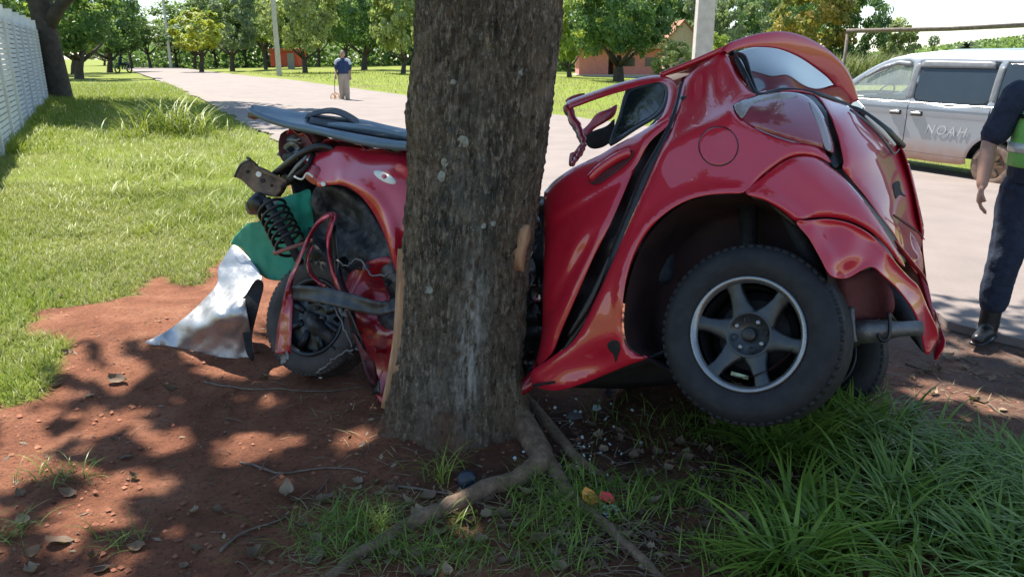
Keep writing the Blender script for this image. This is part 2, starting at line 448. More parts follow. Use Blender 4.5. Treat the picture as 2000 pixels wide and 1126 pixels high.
dry = n.ramp(n.noise(14, 6, .7, v), [(.35, (.10, .09, .03)), (.65, (.27, .225, .11))])
gr = n.mix(n.ramp(n.noise(.45, 6, .65, v), [(.45, 0.0), (.65, .7)]), gr, dry)
gr = n.mix(n.ramp(n.noise(1.1, 7, .7, v), [(.62, 0.0), (.75, .55)]), gr, (.27, .13, .06))
col = n.mix(n.attr('soil'), gr, red)
b1 = n.bump(n.noise(24, 8, .75, v), .9, .04); b2 = n.bump(n.noise(130, 4, .7, v), .8, .01, b1)
n.base(col, .92, 0, b2); n.b.inputs['Specular IOR Level'].default_value = .2
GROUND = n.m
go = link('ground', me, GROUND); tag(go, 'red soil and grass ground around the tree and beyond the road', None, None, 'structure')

# road with shoulders, broken edge, lines
def roadpt(s, a, dz=0.0):
    p = RC + RD*s + RN*a; return Vector((p[0], p[1], float(grade(p[0], p[1]))+dz))
ss = np.concatenate([np.arange(-14, 20, .12), np.arange(20, 140, 1.2), np.arange(140, 600, 10)])
def strip(name, a0, a1, dz, mat, s0=-14, s1=600, rag=(0, 0), na=9, kind='structure', dens=1, bow=0.0):
    S = ss[(ss >= s0-.001) & (ss <= s1)]; g = []
    for q in np.linspace(0, 1, na):
        row = []
        for s in S:
            a = (a0+(a1-a0)*q) if a0 is not None else float(nedge(s))*(1-q)+(a1-2.1*float(np.clip((s-22)/30, 0, 1)))*q
            if rag[0] and q == 0: a += (float(fbm(s*1.7, 3.1, 4))-.47)*rag[0]*2 + (float(fbm(s*7, 1.1, 44))-.47)*.16
            if rag[1] and q == 1: a += (float(fbm(s*1.7, 9.1, 14))-.47)*rag[1]*2
            row.append(roadpt(s, a, dz + bow*(1-(a/4.4)**2)))
        g.append(row)
    return g
n = NT('asphalt'); v = n.pos()
ac = n.ramp(n.noise(1.2, 7, .65, v), [(.3, (.18, .147, .132)), (.7, (.255, .208, .185))])
ac = n.mix(n.ramp(n.noise(160, 3, .7, v), [(.45, 0.0), (.7, .55)]), ac, (.32, .26, .23))
ac = n.mix(n.ramp(n.noise(.35, 6, .7, v), [(.55, 0.0), (.8, .6)]), ac, (.25, .18, .15))
sep = n.coord((.25, 2.5, 1)); ac = n.mix(n.ramp(n.noise(1.1, 6, .6, sep), [(.6, 0.0), (.75, .25)]), ac, (.10, .085, .08))
ASPH = n.base(ac, .85, 0, n.bump(n.noise(220, 3, .7, v), .5, .004))
n = NT('worn_paint'); v = n.pos()
LINE = n.base(n.mix(n.ramp(n.noise(28, 6, .75, v), [(.45, 0.0), (.62, .8)]), (.62, .55, .42), (.22, .18, .16)), .8)
n = NT('worn_yellow_paint'); v = n.pos()
LINEY = n.base(n.mix(n.ramp(n.noise(28, 6, .75, v), [(.45, 0.0), (.62, .8)]), (.60, .40, .17), (.22, .18, .16)), .8)
mb = MB(); mb.grid(strip('road', None, 3.75, .012, ASPH, rag=(.28, .16), na=17, bow=.03))
# turned-down edges so the slab has thickness
ro = mb.build('road', ASPH, None, False, thick=.05, offset=-1); tag(ro, 'pale worn asphalt road running behind the wrecked car', None, None, 'structure')
for nm, a0, a1, s0, s1, m in (('edge_line', -3.88, -3.76, 6, 600, LINE), ('centre_line', .12, .25, -14, 600, LINEY), ('edge_line', 3.00, 3.12, -14, 22, LINE)):
    q = MB(); q.grid(strip(nm, a0, a1, .0185, m, s0, s1, na=3, bow=.03)); o = q.build('painted_line', m, ro)
me_n = None
# ------------------------------------------------------------------ the tree the car hit
TAX = 3.12
def trunk_profile():
    L = [(0,818),(60,814),(120,810),(180,803),(225,797),(270,800),(320,801),(400,795),(500,788),(600,783),(700,776),(780,770),(850,766),(890,752)]
    Rr = [(0,1093),(60,1089),(120,1083),(200,1074),(300,1062),(400,1047),(500,1031),(600,1023),(700,1016),(760,1018),(800,1026),(850,1042),(890,1068)]
    ys = np.linspace(-60, 890, 60); zs = []; cs = []; rs = []
    for y in ys:
        l = np.interp(y, *zip(*L)); r = np.interp(y, *zip(*Rr))
        if y < 0: l += -y*-.02; r += y*-.0
        q = P(0, y, 1.0) - Vector((0, 0, CAMH)); t = TAX/q.y; z = CAMH + q.z*t
        zs.append(z); cs.append(((l+r)/2-CX)/F*t); rs.append((r-l)/2/F*t*0.985)
    o = np.argsort(zs); return np.array(zs)[o], np.array(cs)[o], np.array(rs)[o]
TZ, TC, TR = trunk_profile()
def trunk_c(z): 
    e = np.maximum(z-TZ[-1], 0); return np.interp(z, TZ, TC) + e*.05 - .03*e**2*.3
def trunk_r(z):
    r = np.interp(z, TZ, TR); return np.where(z > TZ[-1], TR[-1]*np.exp(-(z-TZ[-1])*.10), r) + np.maximum(TZ[0]-z, 0)*.3
def trunk_surf(th, z, off=0.0, detail=True):
    th = np.asarray(th, float); z = np.asarray(z, float); r = trunk_r(z)
    lob = 1 + .030*np.sin(2*th+.6+z*.4) + .022*np.sin(5*th+1.7+z*.25)
    gro = -.055*np.exp(-((th-R(308)+.05*np.sin(z*3))/.07)**2)*np.clip((z-.75)/.5, 0, 1)
    base = np.clip((.42-z)/.42, 0, 1)**2*(.10*np.maximum(np.sin(3*th+.3), 0)+.05*np.maximum(np.sin(7*th), 0))
    base = base + .30*np.exp(-((th-R(202))/.20)**2)*np.clip((.50-z)/.55, 0, 1)**1.3 + .34*np.exp(-((th-R(338))/.24)**2)*np.clip((.34-z)/.40, 0, 1)**1.4
    d = 0
    if detail:
        u = th*9; d = (fbm(u*1.0, z*2.2, 31)-.47)*.030 + (fbm(u*3.4, z*7, 37, 3)-.47)*.018 + (fbm(u*11, z*30, 41, 3)-.47)*.034
        d = d - .006*np.clip(np.abs(hnoise(u*2.6, z*4.2, 51)-.5)*-9+1, 0, 1)
    rr = r*(lob+gro+base) + d + off
    return trunk_c(z)+rr*np.cos(th), TAX+rr*np.sin(th)*1.0, z
nth, nz = 230, 330
zz = np.concatenate([np.linspace(-.12, 1.95, nz-40), np.linspace(1.97, 4.6, 40)]); tt = np.linspace(0, 2*math.pi, nth, endpoint=False)
TT, ZZ = np.meshgrid(tt, zz); D0 = trunk_surf(TT, ZZ)
# make noise periodic by blending at the seam (seam at theta=0 turned to the back)
TTs = np.mod(TT+math.pi*.5, 2*math.pi)
co = np.stack([D0[0].ravel(), D0[1].ravel(), D0[2].ravel()], 1)
w = np.clip((TT-5.9)/.38, 0, 1); A = trunk_surf(TT-2*math.pi, ZZ)
co = np.stack([(D0[i]*(1-w)+A[i]*w).ravel() for i in range(3)], 1)
ii = (np.arange(nz-1)[:, None]*nth + np.arange(nth)[None]); jj = (np.arange(nz-1)[:, None]*nth + (np.arange(nth)+1)[None] % nth)
faces = np.stack([ii.ravel(), jj.ravel(), jj.ravel()+nth, ii.ravel()+nth], 1)
tme = np_mesh('trunk', co, faces)
def around(thc, zc, wt, wz): return np.exp(-(((TT-R(thc))/wt)**2+((ZZ-zc)/wz)**2))
lich = 1.0*around(281, .42, .17, .24) + .55*around(285, .62, .2, .25) + .25*around(250, .25, .3, .2)+.25*around(262, 1.15, .45, .35)
moss = 1.0*around(250, .98, .42, .26) + .8*around(292, .95, .25, .45) + .5*around(262, 1.45, .6, .5)
dirt = np.clip((.30-ZZ)/.30, 0, 1)*.8 + .5*around(262, .15, .3, .2) + .5*np.clip((.55-ZZ)/.5, 0, 1)*np.clip((R(235)-TT)/.5, 0, 1)
setattr_f(tme, 'lichen', np.clip(lich, 0, 1)); setattr_f(tme, 'moss', np.clip(moss, 0, 1)); setattr_f(tme, 'dirt', np.clip(dirt, 0, 1))
n = NT('bark'); v = n.pos(); vz = n.pos((1, 1, .28))
bc = n.ramp(n.noise(30, 10, .78, vz), [(.3, (.075, .056, .038)), (.48, (.21, .160, .108)), (.7, (.42, .33, .235))])
bc = n.mix(n.ramp(n.noise(2.3, 6, .6, v), [(.42, 0.0), (.62, .5)]), bc, (.070, .072, .058))
bc = n.mix(n.math('MULTIPLY', n.attr('moss'), n.ramp(n.noise(14, 6, .7, v), [(.38, .15), (.56, .95)])), bc, (.018, .028, .018))
sp = n.n.new('ShaderNodeTexVoronoi'); sp.inputs['Scale'].default_value = 26; n.L(v, sp.inputs['Vector'])
spots = n.math('MULTIPLY', n.ramp(sp.outputs['Distance'], [(.22, 1.0), (.34, 0.0)]), n.ramp(n.noise(5, 5, .6, v), [(.58, 0.0), (.68, .6)]))
bc = n.mix(spots, bc, (.34, .35, .30))
bc = n.mix(n.ramp(n.noise(10, 7, .75, v), [(.50, 0.0), (.62, .7)]), bc, (.030, .026, .020))
bc = n.mix(n.ramp(n.noise(62, 6, .8, vz), [(.52, 0.0), (.60, .85)]), bc, (.42, .36, .28))
bc = n.mix(n.ramp(n.noise(48, 6, .8, n.pos((1, 1, .4))), [(.38, .85), (.46, 0.0)]), bc, (.032, .025, .018))
fl = n.ramp(n.noise(75, 5, .75, v), [(.58, 0.0), (.66, .85)]); bc = n.mix(fl, bc, (.31, .29, .24))
lm = n.math('MULTIPLY', n.attr('lichen'), n.ramp(n.noise(26, 7, .75, vz), [(.40, 0.0), (.56, 1.0)])); bc = n.mix(lm, bc, (.55, .54, .49))
bc = n.mix(n.math('MULTIPLY', n.attr('dirt'), n.ramp(n.noise(8, 6, .7, v), [(.3, .2), (.6, .9)])), bc, (.17, .085, .050))
bb = n.bump(n.noise(50, 8, .75, vz), 1.0, .035)
ROOTM = None
BARK = n.base(bc, .9, 0, n.bump(n.noise(120, 4, .7, v), .5, .006, bb)); n.b.inputs['Specular IOR Level'].default_value = .25
n = NT('root_bark'); v = n.pos()
rc = n.ramp(n.noise(22, 8, .7, v), [(.3, (.07, .042, .027)), (.5, (.17, .11, .070)), (.72, (.30, .21, .14))])
ROOTM = n.base(rc, .9, 0, n.bump(n.noise(60, 6, .7, v), .8, .015))
n = NT('bare_wood'); vz = n.pos((1, 1, .12))
WOOD = n.base(n.ramp(n.noise(40, 6, .65, vz), [(.3, (.22, .11, .055)), (.55, (.40, .23, .125)), (.75, (.52, .34, .20))]), .75, 0, n.bump(n.noise(60, 5, .7, vz), .7, .01))
tree = empty('roadside_tree', (float(trunk_c(0.0)), TAX, 0))
tag(tree, 'thick mossy roadside tree trunk with the red car wrapped against it', 'tree')
to = link('trunk', tme, BARK, tree)
def bark_patch(name, th0, th1, z0, z1, mat, off=.008, taper=.35, jag=.25):
    g = []; m = 26
    for i in range(m):
        q = i/(m-1); z = z0+(z1-z0)*q; wdt = (th1-th0)/2*(1-(abs(2*q-1)**3)*(1-taper)); c = (th0+th1)/2
        wl = wdt*(1-jag*float(hnoise(z*14, 2.2, 3))); wr = wdt*(1-jag*float(hnoise(z*14, 8.2, 5)))
        row = []
        for j in range(9):
            th = R(c - wl + (wl+wr)*j/8); e = 1-(abs(j-4)/4)**4
            x, y, _ = trunk_surf(th, z, off*e-.022*(1-e), False); row.append(Vector((float(x), float(y), z)))
        g.append(row)
    return MB().grid(g).build(name, mat, to)
tag(bark_patch('bare_wood', 172, 214, .16, .86, WOOD, .022), 'tan strip where the bark is torn off')
tag(bark_patch('bare_wood', 320, 342, .78, .97, WOOD, .024, .05, .75), 'small tan scar where the bark is torn off')
LICH = simple('lichen_disc', (.27, .29, .25), .9, 0, .25, 60, .6)
for (px, py, r) in ((902, 276, .024), (965, 437, .012), (946, 440, .011), (868, 318, .017), (860, 345, .02), (1020, 142, .014), (838, 568, .016), (885, 160, .01)):
    z = 0; q = P(px, py, 1.0)-Vector((0, 0, CAMH))
    best = None
    for th in np.linspace(R(185), R(355), 200):
        tq = None
        zt = CAMH + q.z*(TAX-.24)/q.y
        x, y, _ = trunk_surf(th, zt, .004, False); pr = x/y - q.x/q.y
        if best is None or abs(pr) < best[0]: best = (abs(pr), th, zt)
    th0, z0 = best[1:]; mbx = MB(); vs_ = []; k = 0
    rr0 = float(trunk_r(z0)); ring = []
    cx, cy, _ = trunk_surf(th0, z0, .008, True); vs_ = [(float(cx), float(cy), z0)]
    for j in range(14):
        a = 2*math.pi*j/14; rj = r*(1+.25*(random.random()-.5)); x, y, _ = trunk_surf(th0+rj*math.cos(a)/rr0, z0+rj*math.sin(a), .003, True)
        vs_.append((float(x), float(y), z0+rj*math.sin(a)))
    mbx.v = vs_; mbx.f = [(0, 1+j, 1+(j+1) % 14) for j in range(14)]
    mbx.build('lichen', LICH, to)
def gtube(pxs, rads, lift=0.0, wob=.006, n=14, sub=5):
    pts = []
    for (px, py) in pxs:
        p = G(px, py); pts.append(p)
    cr = crom([tuple(p) for p in pts], sub, False); rr = np.interp(np.linspace(0, 1, len(cr)), np.linspace(0, 1, len(rads)), rads)
    pts = []
    for i, (c, r) in enumerate(zip(cr, rr)):
        pts.append(Vector((c[0]+(random.random()-.5)*wob, c[1]+(random.random()-.5)*wob, float(zground(c[0], c[1]))+r*.45+lift)))
    return pts, list(rr*(1+(rng.random(len(rr))-.5)*.10))
for pxs, rads, nm in (
    ([(985, 800), (1056, 893), (1030, 930), (960, 955), (880, 992), (800, 1030), (735, 1068), (680, 1102), (640, 1130)], [.07, .050, .038, .034, .032, .028, .025, .021, .014], 'surface_root'),
    ([(985, 800), (1080, 920), (1130, 985), (1205, 1050), (1262, 1102), (1300, 1140)], [.05, .030, .020, .019, .016, .010], 'surface_root'),
    ([(1000, 760), (1085, 850), (1130, 900), (1180, 930)], [.03, .025, .02, .01], 'surface_root')):
    pts, rr = gtube(pxs, rads); mb = MB().tube(pts, rr, 14); o = mb.build(nm, ROOTM, tree)
# limbs and crown (above the frame, they cast the shade)
def leaf_mesh(name, cent, size, tint, upbias=.5, aspect=.5, outc=None):
    n_ = len(cent); size = np.broadcast_to(size, (n_,))
    nrm = rng.normal(size=(n_, 3)); nrm[:, 2] += upbias*2
    if outc is not None:
        d = cent-outc; d /= np.maximum(np.linalg.norm(d, axis=1), 1e-6)[:, None]; nrm += d*1.4
    nrm /= np.linalg.norm(nrm, axis=1)[:, None]
    a = rng.normal(size=(n_, 3)); a[:, 2] -= .4; a -= nrm*(a*nrm).sum(1)[:, None]; a /= np.linalg.norm(a, axis=1)[:, None]; b = np.cross(nrm, a)
    s = size[:, None]
    co = np.stack([cent-a*s*.5, cent+b*s*.5*aspect-nrm*s*.06, cent+a*s*.5-nrm*s*.10, cent-b*s*.5*aspect-nrm*s*.06], 1).reshape(-1, 3)
    me = np_mesh(name, co, np.arange(n_*4).reshape(-1, 4)); setattr_f(me, 'tint', np.repeat(np.clip(tint, 0, 1), 4)); return me
def clumps(ncl, nper, rx, ry, rz, cr, shell=.55, bottom=-.6):
    c = rng.normal(size=(ncl, 3)); c /= np.linalg.norm(c, axis=1)[:, None]; c *= (shell+(1-shell)*rng.random(ncl)**.6)[:, None]
    c = c[c[:, 2] > bottom]; ncl = len(c); c *= np.array([rx, ry, rz])
    crr = cr*(.6+.8*rng.random(ncl)); tn = rng.random(ncl)
    o = rng.normal(size=(ncl, nper, 3)); o /= np.linalg.norm(o, axis=2)[..., None]; o *= (rng.random((ncl, nper))**.45)[..., None]
    o[..., 2] *= .7
    p = c[:, None]+o*crr[:, None, None]
    tint = .6*tn[:, None]+.4*rng.random((ncl, nper))
    return p.reshape(-1, 3), tint.ravel(), c, crr
LEAFA = leafmat('tree_leaf_dark', (.030, .065, .014), (.085, .135, .028))
cc = np.array([-1.40, 5.4, 6.4]); keep_rng = rng; rng = np.random.default_rng(23)
p, tn, cl, _ = clumps(200, 95, 3.8, 2.75, 1.4, .55, .12, -1.1)
sd_ = np.array(SUN_DIR)  # crown leaves are cut away along sun rays to shape the sun spots
for (x_, y_, r_) in ((240, 955, .085), (180, 1005, .075), (850, 862, .05), (500, 870, .07), (560, 860, .05), (330, 862, .06), (455, 875, .05), (210, 830, .06), (240, 725, .08), (1850, 765, .12), (1960, 790, .12), (1890, 830, .08), (1880, 685, .06), (735, 790, .03), (900, 1010, .035), (620, 700, .05), (30, 900, .12), (690, 860, .05), (1240, 1040, .03), (1650, 870, .05), (1800, 960, .07), (430, 571, .22), (370, 640, .10), (480, 571, .12)):
    s_ = np.array(G(x_, y_) if y_ != 571 else P(x_, y_, 4.25)); w_ = p+cc-s_; d_ = np.linalg.norm(w_-np.outer(w_ @ sd_, sd_), axis=1); k_ = d_ > r_+.06; p, tn = p[k_], tn[k_]
lm_ = leaf_mesh('crown', p+cc, .19+.09*rng.random(len(p)), tn, .6, .5)
link('crown', lm_, LEAFA, tree, False); rng = keep_rng
top = Vector((float(trunk_c(4.3)), TAX, 4.2))
for k in range(7):
    a = k*2*math.pi/7+.3; e = Vector((cc[0]+2.1*math.cos(a), cc[1]+1.8*math.sin(a), cc[2]+.5*math.sin(a*2)))
    m1 = top.lerp(e, .4)+Vector((0, 0, .45)); MB().tube([top-Vector((0, 0, .3)), top.lerp(m1, .5)+Vector((0,0,.1)), m1, m1.lerp(e, .6), e], [.13, .10, .075, .05, .02], 8).build('limb', BARK, tree)
# ------------------------------------------------------------------ the wrecked car
car = empty('wrecked_car', tuple(Vector((pt(1300, 700, .75).x, pt(1300, 700, .75).y, 0))))
tag(car, 'crushed red hatchback wrapped against the tree, rear wheel lifted off the ground', 'car')
SIDE = TPS([
 (1060,360,.13),(1062,480,.10),(1060,600,.09),(1045,720,.12),(1110,330,.10),(1150,300,.135),(1150,360,.075),(1150,450,.025),(1130,600,.05),(1200,350,.055),(1230,300,.095),(1250,275,.075),(1290,230,.12),
 (1107,205,.30),(1225,165,.31),(1300,150,.32),(1240,220,.20),(1190,250,.16),
 (1338,150,.27),(1372,122,.31),(1412,98,.35),(1380,200,.17),(1442,150,.27),(1478,183,.21),(1310,275,.05),(1350,245,.075),(1420,215,.09),
 (1400,290,.035),(1500,300,.03),(1440,383,-.025),(1380,384,-.025),(1290,430,-.022),(1225,530,-.01),(1213,640,.0),(1240,690,.02),(1262,700,.04),(1100,745,.09),(1150,680,.06),(1180,720,.08),
 (1330,340,.015),(1270,350,.03),(1300,480,.0),(1545,430,-.015),(1590,490,-.01),(1610,530,.0),
 (1560,260,.08),(1500,225,.10),(1530,180,.22),(1600,240,.16),(1625,310,.13),(1575,185,.24),
 (1640,400,.06),(1600,340,.045),(1650,480,.05),(1650,540,.07),(1700,470,.12),(1690,398,.13),(1700,520,.11),(1735,460,.20),(1768,520,.28),(1760,560,.26),(1800,570,.40),(1815,610,.45),(1833,650,.55),(1812,692,.55),(1790,600,.36)
], .0015)
HATCH = TPS([
 (1478,183,.225),(1530,176,.30),(1580,183,.30),(1612,215,.23),(1632,260,.18),(1646,315,.15),(1640,345,.14),(1690,398,.20),(1735,460,.28),(1770,515,.36),
 (1640,192,.55),(1690,222,.62),(1755,280,.80),(1780,340,.82),(1798,420,.82),(1806,456,.82),(1700,300,.34),(1740,380,.45),(1680,250,.38),(1720,270,.55),(1660,215,.42),(1765,440,.52),(1790,480,.66)
], .0015)
QO = [(1340,150),(1360,133),(1385,115),(1410,99),(1416,103),(1426,118),(1442,147),(1462,170),(1478,184),(1450,194),(1434,204),(1433,212),(1450,233),(1495,258),(1545,275),(1600,288),(1624,318),(1600,307),(1570,302),(1545,307),(1520,320),(1490,342),(1455,374),
 (1420,378),(1380,381),(1340,392),(1300,416),(1265,452),(1240,497),(1224,545),(1215,595),(1214,640),(1222,672),(1240,690),(1262,694),(1264,700),(1230,712),(1190,728),(1140,748),(1090,762),(1048,756),(1036,740),(1040,722),(1065,705),(1092,686),(1125,655),(1160,590),(1190,525),(1222,450),(1250,385),(1278,320),(1305,262),(1312,246),(1322,205),(1334,160)]
def qt(x, y):
    t = SIDE(x, y)
    lip = np.hypot((x-1425)/1.0, (y-570)*1.08)          # flare round the wheel arch
    t = t - .028*np.exp(-((lip-205)/17)**2)*(y < 690)
    cr = (y-(183+(1478-x)*.50+((1478-x)/170)**2*6))     # shoulder crease
    t = t + .011*np.tanh(cr/-9.0)*np.exp(-(cr/75)**2)*(x > 1250)*(x < 1490)
    t = t + .012*np.sin((x*.5+y)*.05)*np.clip((y-640)/60, 0, 1) + .015*np.exp(-(((x-1385)/40)**2+((y-165)/35)**2))*np.sin(x*.12)
    return t
q = carpanel('quarter_panel', QO, qt, PAINT, car, 7, roll=.014, rw=5, mirror=True)
tag(q[0], 'dented rear quarter with fuel flap and wheel arch')
# fuel flap
th = np.linspace(0, 2*math.pi, 28, endpoint=False)
fr_ = [(1403+39*math.cos(a)*.98, 285+38*math.sin(a)) for a in th]
carpanel('fuel_flap_gap', [(1403+40.2*math.cos(a)*.98, 285+39.2*math.sin(a)) for a in th], lambda x, y: qt(x, y)-.0025, BLACK, car, 9, roll=0, thick=.002, smooth=0)
tag(carpanel('fuel_flap', fr_, lambda x, y: qt(x, y)-.0040, PAINT, car, 8, roll=.002, rw=2, thick=.003, smooth=0), 'round fuel flap')
# torn hole in the sill
carpanel('torn_hole', [(1186,672),(1195,664),(1207,666),(1211,680),(1206,695),(1202,708),(1198,692),(1190,684)], lambda x, y: qt(x, y)-.003, BLACKM, car, 6, roll=0, thick=.002, smooth=3)
carpanel('scratch', [(1328,190),(1342,186),(1334,196)], lambda x, y: qt(x, y)-.002, BLACK, car, 6, roll=0, thick=.001, smooth=2)
# rear door skin, crumpled towards the tree
DO = [(1062,384),(1068,368),(1085,350),(1120,327),(1170,303),(1200,285),(1240,264),(1280,240),(1306,228),(1310,238),(1298,250),(1270,276),(1250,310),(1232,346),(1210,396),(1188,446),(1162,496),(1140,545),(1116,600),(1096,645),(1080,685),(1064,704),(1045,722),(1040,716),(1050,690),(1058,640),(1060,560),(1062,470)]
def dt_(x, y):
    t = SIDE(x, y); e = np.clip((y-430)/230, 0, 1)
    t = t + .026*e*np.sin((x-1060)*.050 + (y-430)*.010) + .006*e*np.sin((x+y*.35)*.13)
    t = t + .06*np.clip((1085-x)/40, 0, 1)**2*np.clip((y-380)/60, 0, 1)
    cr = y-(330+(1240-x)*.62); t = t + .008*np.tanh(cr/7)*np.exp(-(cr/60)**2)
    cr2 = (x-1150)+(y-470)*.55; t = t + .020*np.exp(-(cr2/14)**2)*np.clip((y-440)/50, 0, 1)
    return t
d = carpanel('rear_door', DO, dt_, PAINT, car, 6, roll=.014, rw=5, mirror=True)
door = d[0]; tag(door, 'crumpled rear door with bright torn front edge')
carpanel('handle_recess', [(1150,352),(1165,332),(1200,306),(1232,294),(1238,300),(1225,318),(1195,342),(1165,360)], lambda x, y: dt_(x, y)-.0025, DIRTYRED, door, 6, roll=-.004, rw=3, thick=.002, smooth=4)
hp = [pt(1152, 350, float(dt_(np.array([1152]), np.array([350]))[0])-.008), pt(1172, 330, float(dt_(np.array([1172]), np.array([330]))[0])-.022), pt(1205, 308, float(dt_(np.array([1205]), np.array([308]))[0])-.024), pt(1232, 297, float(dt_(np.array([1232]), np.array([297]))[0])-.008)]
MB().tube([Vector(c) for c in crom([tuple(p) for p in hp], 5, False)], [.010]+[.0125]*14+[.010], 10, 1.5).build('door_handle', PAINT, door)
# window frame of the rear door and its glass
FO = [(1104,206),(1112,196),(1150,182),(1200,165),(1240,154),(1280,147),(1300,149),(1316,158),(1322,178),(1316,208),(1308,232),(1280,244),(1240,266),(1200,287),(1192,282),(1190,274),(1196,262)]
H1 = [(1197,262),(1206,236),(1216,205),(1226,176),(1255,164),(1285,159),(1297,166),(1300,182),(1292,207),(1275,226),(1240,246)]
H2 = [(1120,205),(1150,192),(1190,178),(1214,172),(1207,196),(1200,220)]
def ft(x, y): return SIDE(x, y)
FRAME_TOP = [(1104,205),(1112,196),(1150,182),(1200,165),(1240,154),(1280,147),(1300,149),(1316,158),(1324,176),(1318,208),(1308,230),(1290,240),(1275,246),(1292,224),(1302,198),(1303,176),(1292,162),(1262,166),(1232,174),(1200,182),(1160,195),(1125,208),(1110,212)]
d2 = carpanel('door_frame', FRAME_TOP, lambda x, y: ft(x, y)-.004, PAINT, car, 7, roll=.012, rw=4, mirror=True)
carpanel('window_seal', [(1192,285),(1194,262),(1208,225),(1222,178),(1250,165),(1285,156),(1300,163),(1305,182),(1298,210),(1280,230),(1243,252)], lambda x, y: ft(x, y)+.006, BLACK, d2[0], 8, roll=0, mirror=False, holes=[[(1200,268),(1212,228),(1228,182),(1254,170),(1284,162),(1295,168),(1299,183),(1291,207),(1275,225),(1240,246)]], smooth=4)
wo = carpanel('door_window', [(1199,270),(1211,228),(1227,181),(1254,169),(1284,161),(1296,168),(1300,183),(1292,208),(1276,226),(1240,247)], lambda x, y: ft(x, y)+.009, DGLASS, car, 9, roll=0, mirror=True)
def wstrip(name, pxs, w, mat, parent, flat=.45, n=8, sub=5, crump=0.0):     # bent bar through (px,py,t)
    pts = [Vector(c) for c in crom([tuple(pt(*p)) for p in pxs], sub, False)]
    if crump: pts = [p+Vector(rng.normal(size=3)*crump) for p in pts]
    if isinstance(w, (int, float)): w = [w]*len(pts)
    else: w = list(np.interp(np.linspace(0, 1, len(pts)), np.linspace(0, 1, len(w)), w))
    return MB().tube(pts, w, n, flat, tuple(-LW)).build(name, mat, parent)
wstrip('window_seal', [(1110,206,.31),(1150,192,.31),(1200,176,.315),(1225,168,.32),(1228,176,.31)], .012, BLACK, car)
wstrip('window_divider', [(1227,172,.31),(1212,226,.22),(1199,272,.16)], .011, BLACK, car)
wstrip('bent_pillar', [(1108,206,.30),(1120,232,.30),(1136,262,.26),(1140,285,.22),(1128,305,.18),(1118,322,.14)], [.018,.017,.013,.012,.010,.012], PAINTC, car, .7, crump=.003)
wstrip('bent_pillar', [(1106,210,.33),(1118,238,.33),(1132,266,.29),(1137,290,.25),(1124,312,.2)], [.014,.013,.012,.010], BLACK, car, .7, crump=.003)
carpanel('far_door_scrap', [(1130,262),(1150,242),(1165,222),(1190,212),(1205,204),(1200,226),(1180,240),(1160,252),(1148,268)], lambda x, y: 1.1+0*x, PAINTC, car, 8, smooth=3)
carpanel('door_lining', [(1142,268),(1158,256),(1185,246),(1200,232),(1198,262),(1192,278),(1170,290),(1150,288)], lambda x, y: .35+0*x, BLACKM, car, 8, smooth=3)
carpanel('red_scrap', [(1113,300),(1122,296),(1134,280),(1140,292),(1128,314),(1112,326)], lambda x, y: .20+0*x, PAINTC, car, 6, smooth=3)
carpanel('far_door_scrap', [(1104,196),(1120,186),(1142,182),(1140,190),(1112,203)], lambda x, y: .5+0*x, PAINTC, car, 6, smooth=3)
# dark inner body behind the open door gap
carpanel('inner_pillar', [(1040,740),(1052,690),(1070,640),(1105,560),(1145,470),(1185,380),(1225,310),(1265,250),(1300,210),(1318,185),(1335,150),(1352,160),(1340,220),(1325,270),(1290,340),(1260,420),(1225,500),(1190,580),(1150,660),(1110,720),(1060,755)], lambda x, y: SIDE(x, y)+.075+.02*np.sin(y*.05), BLACK, car, 9, mirror=True)
# loose rubber seal folded in the gap
wstrip('door_seal', [(1330,160,.25),(1322,200,.17),(1308,245,.10),(1290,285,.07),(1262,340,.055),(1238,400,.05),(1212,465,.05),(1190,520,.05),(1160,585,.06),(1130,640,.07),(1098,688,.09)], [.006,.008,.012,.018,.024,.026,.026,.024,.022,.016,.006], BLACK, car, .5)
wstrip('door_seal', [(1190,500,.02),(1165,560,.03),(1138,612,.04),(1110,655,.06)], [.004,.012,.014,.005], BLACK, car, .5)
# roof
LEDGE = [(1262,150,.34),(1295,143,.345),(1335,130,.345),(1372,114,.35),(1410,96,.36)]
le = [pt(*p) for p in LEDGE]; g = []
for p in le:
    a = p; b = mir(p); row = []
    for j in range(15):
        u = j/14; row.append(a.lerp(b, u) + UW*(.055*(1-(2*u-1)**4) + .012*math.sin(u*9+p.x*6)))
    g.append(row)
gg = [[Vector(c) for c in crom([tuple(g[i][j]) for i in range(len(g))], 4, False)] for j in range(15)]
MB().grid(gg).build('roof', PAINT, car, thick=.004, offset=0)
wstrip('roof_rail', [(1290,147,.335),(1330,131,.338),(1372,114,.345),(1412,96,.355)], .012, PAINT, car, 1)
# tail lamp
LO = [(1434,207),(1450,196),(1485,186),(1530,180),(1566,184),(1590,200),(1608,226),(1620,258),(1630,298),(1600,287),(1555,277),(1500,260),(1452,235)]
def lt(x, y): return np.maximum(SIDE(x, y)-.004-.020*np.exp(-(((x-1530)/70)**2+((y-230)/40)**2)), -.05)
lmp = carpanel('tail_lamp', LO, lt, LAMPR, car, 7, roll=.016, rw=6, mirror=True)
tag(lmp[0], 'large teardrop red tail lamp')
carpanel('dark_backing', [(1425,205),(1450,190),(1485,178),(1530,172),(1575,176),(1612,206),(1636,250),(1652,318),(1690,385),(1740,450),(1770,510),(1740,500),(1690,450),(1640,440),(1560,445),(1500,400),(1460,380),(1500,330),(1480,270),(1440,235)], lambda x, y: np.maximum(SIDE(x, y), SIDE(x, y)*.5+HATCH(x, y)*.5)+.05, BLACK, car, 9, mirror=True)  # black backing added behind lamp and bumper seams, keeps the gaps dark
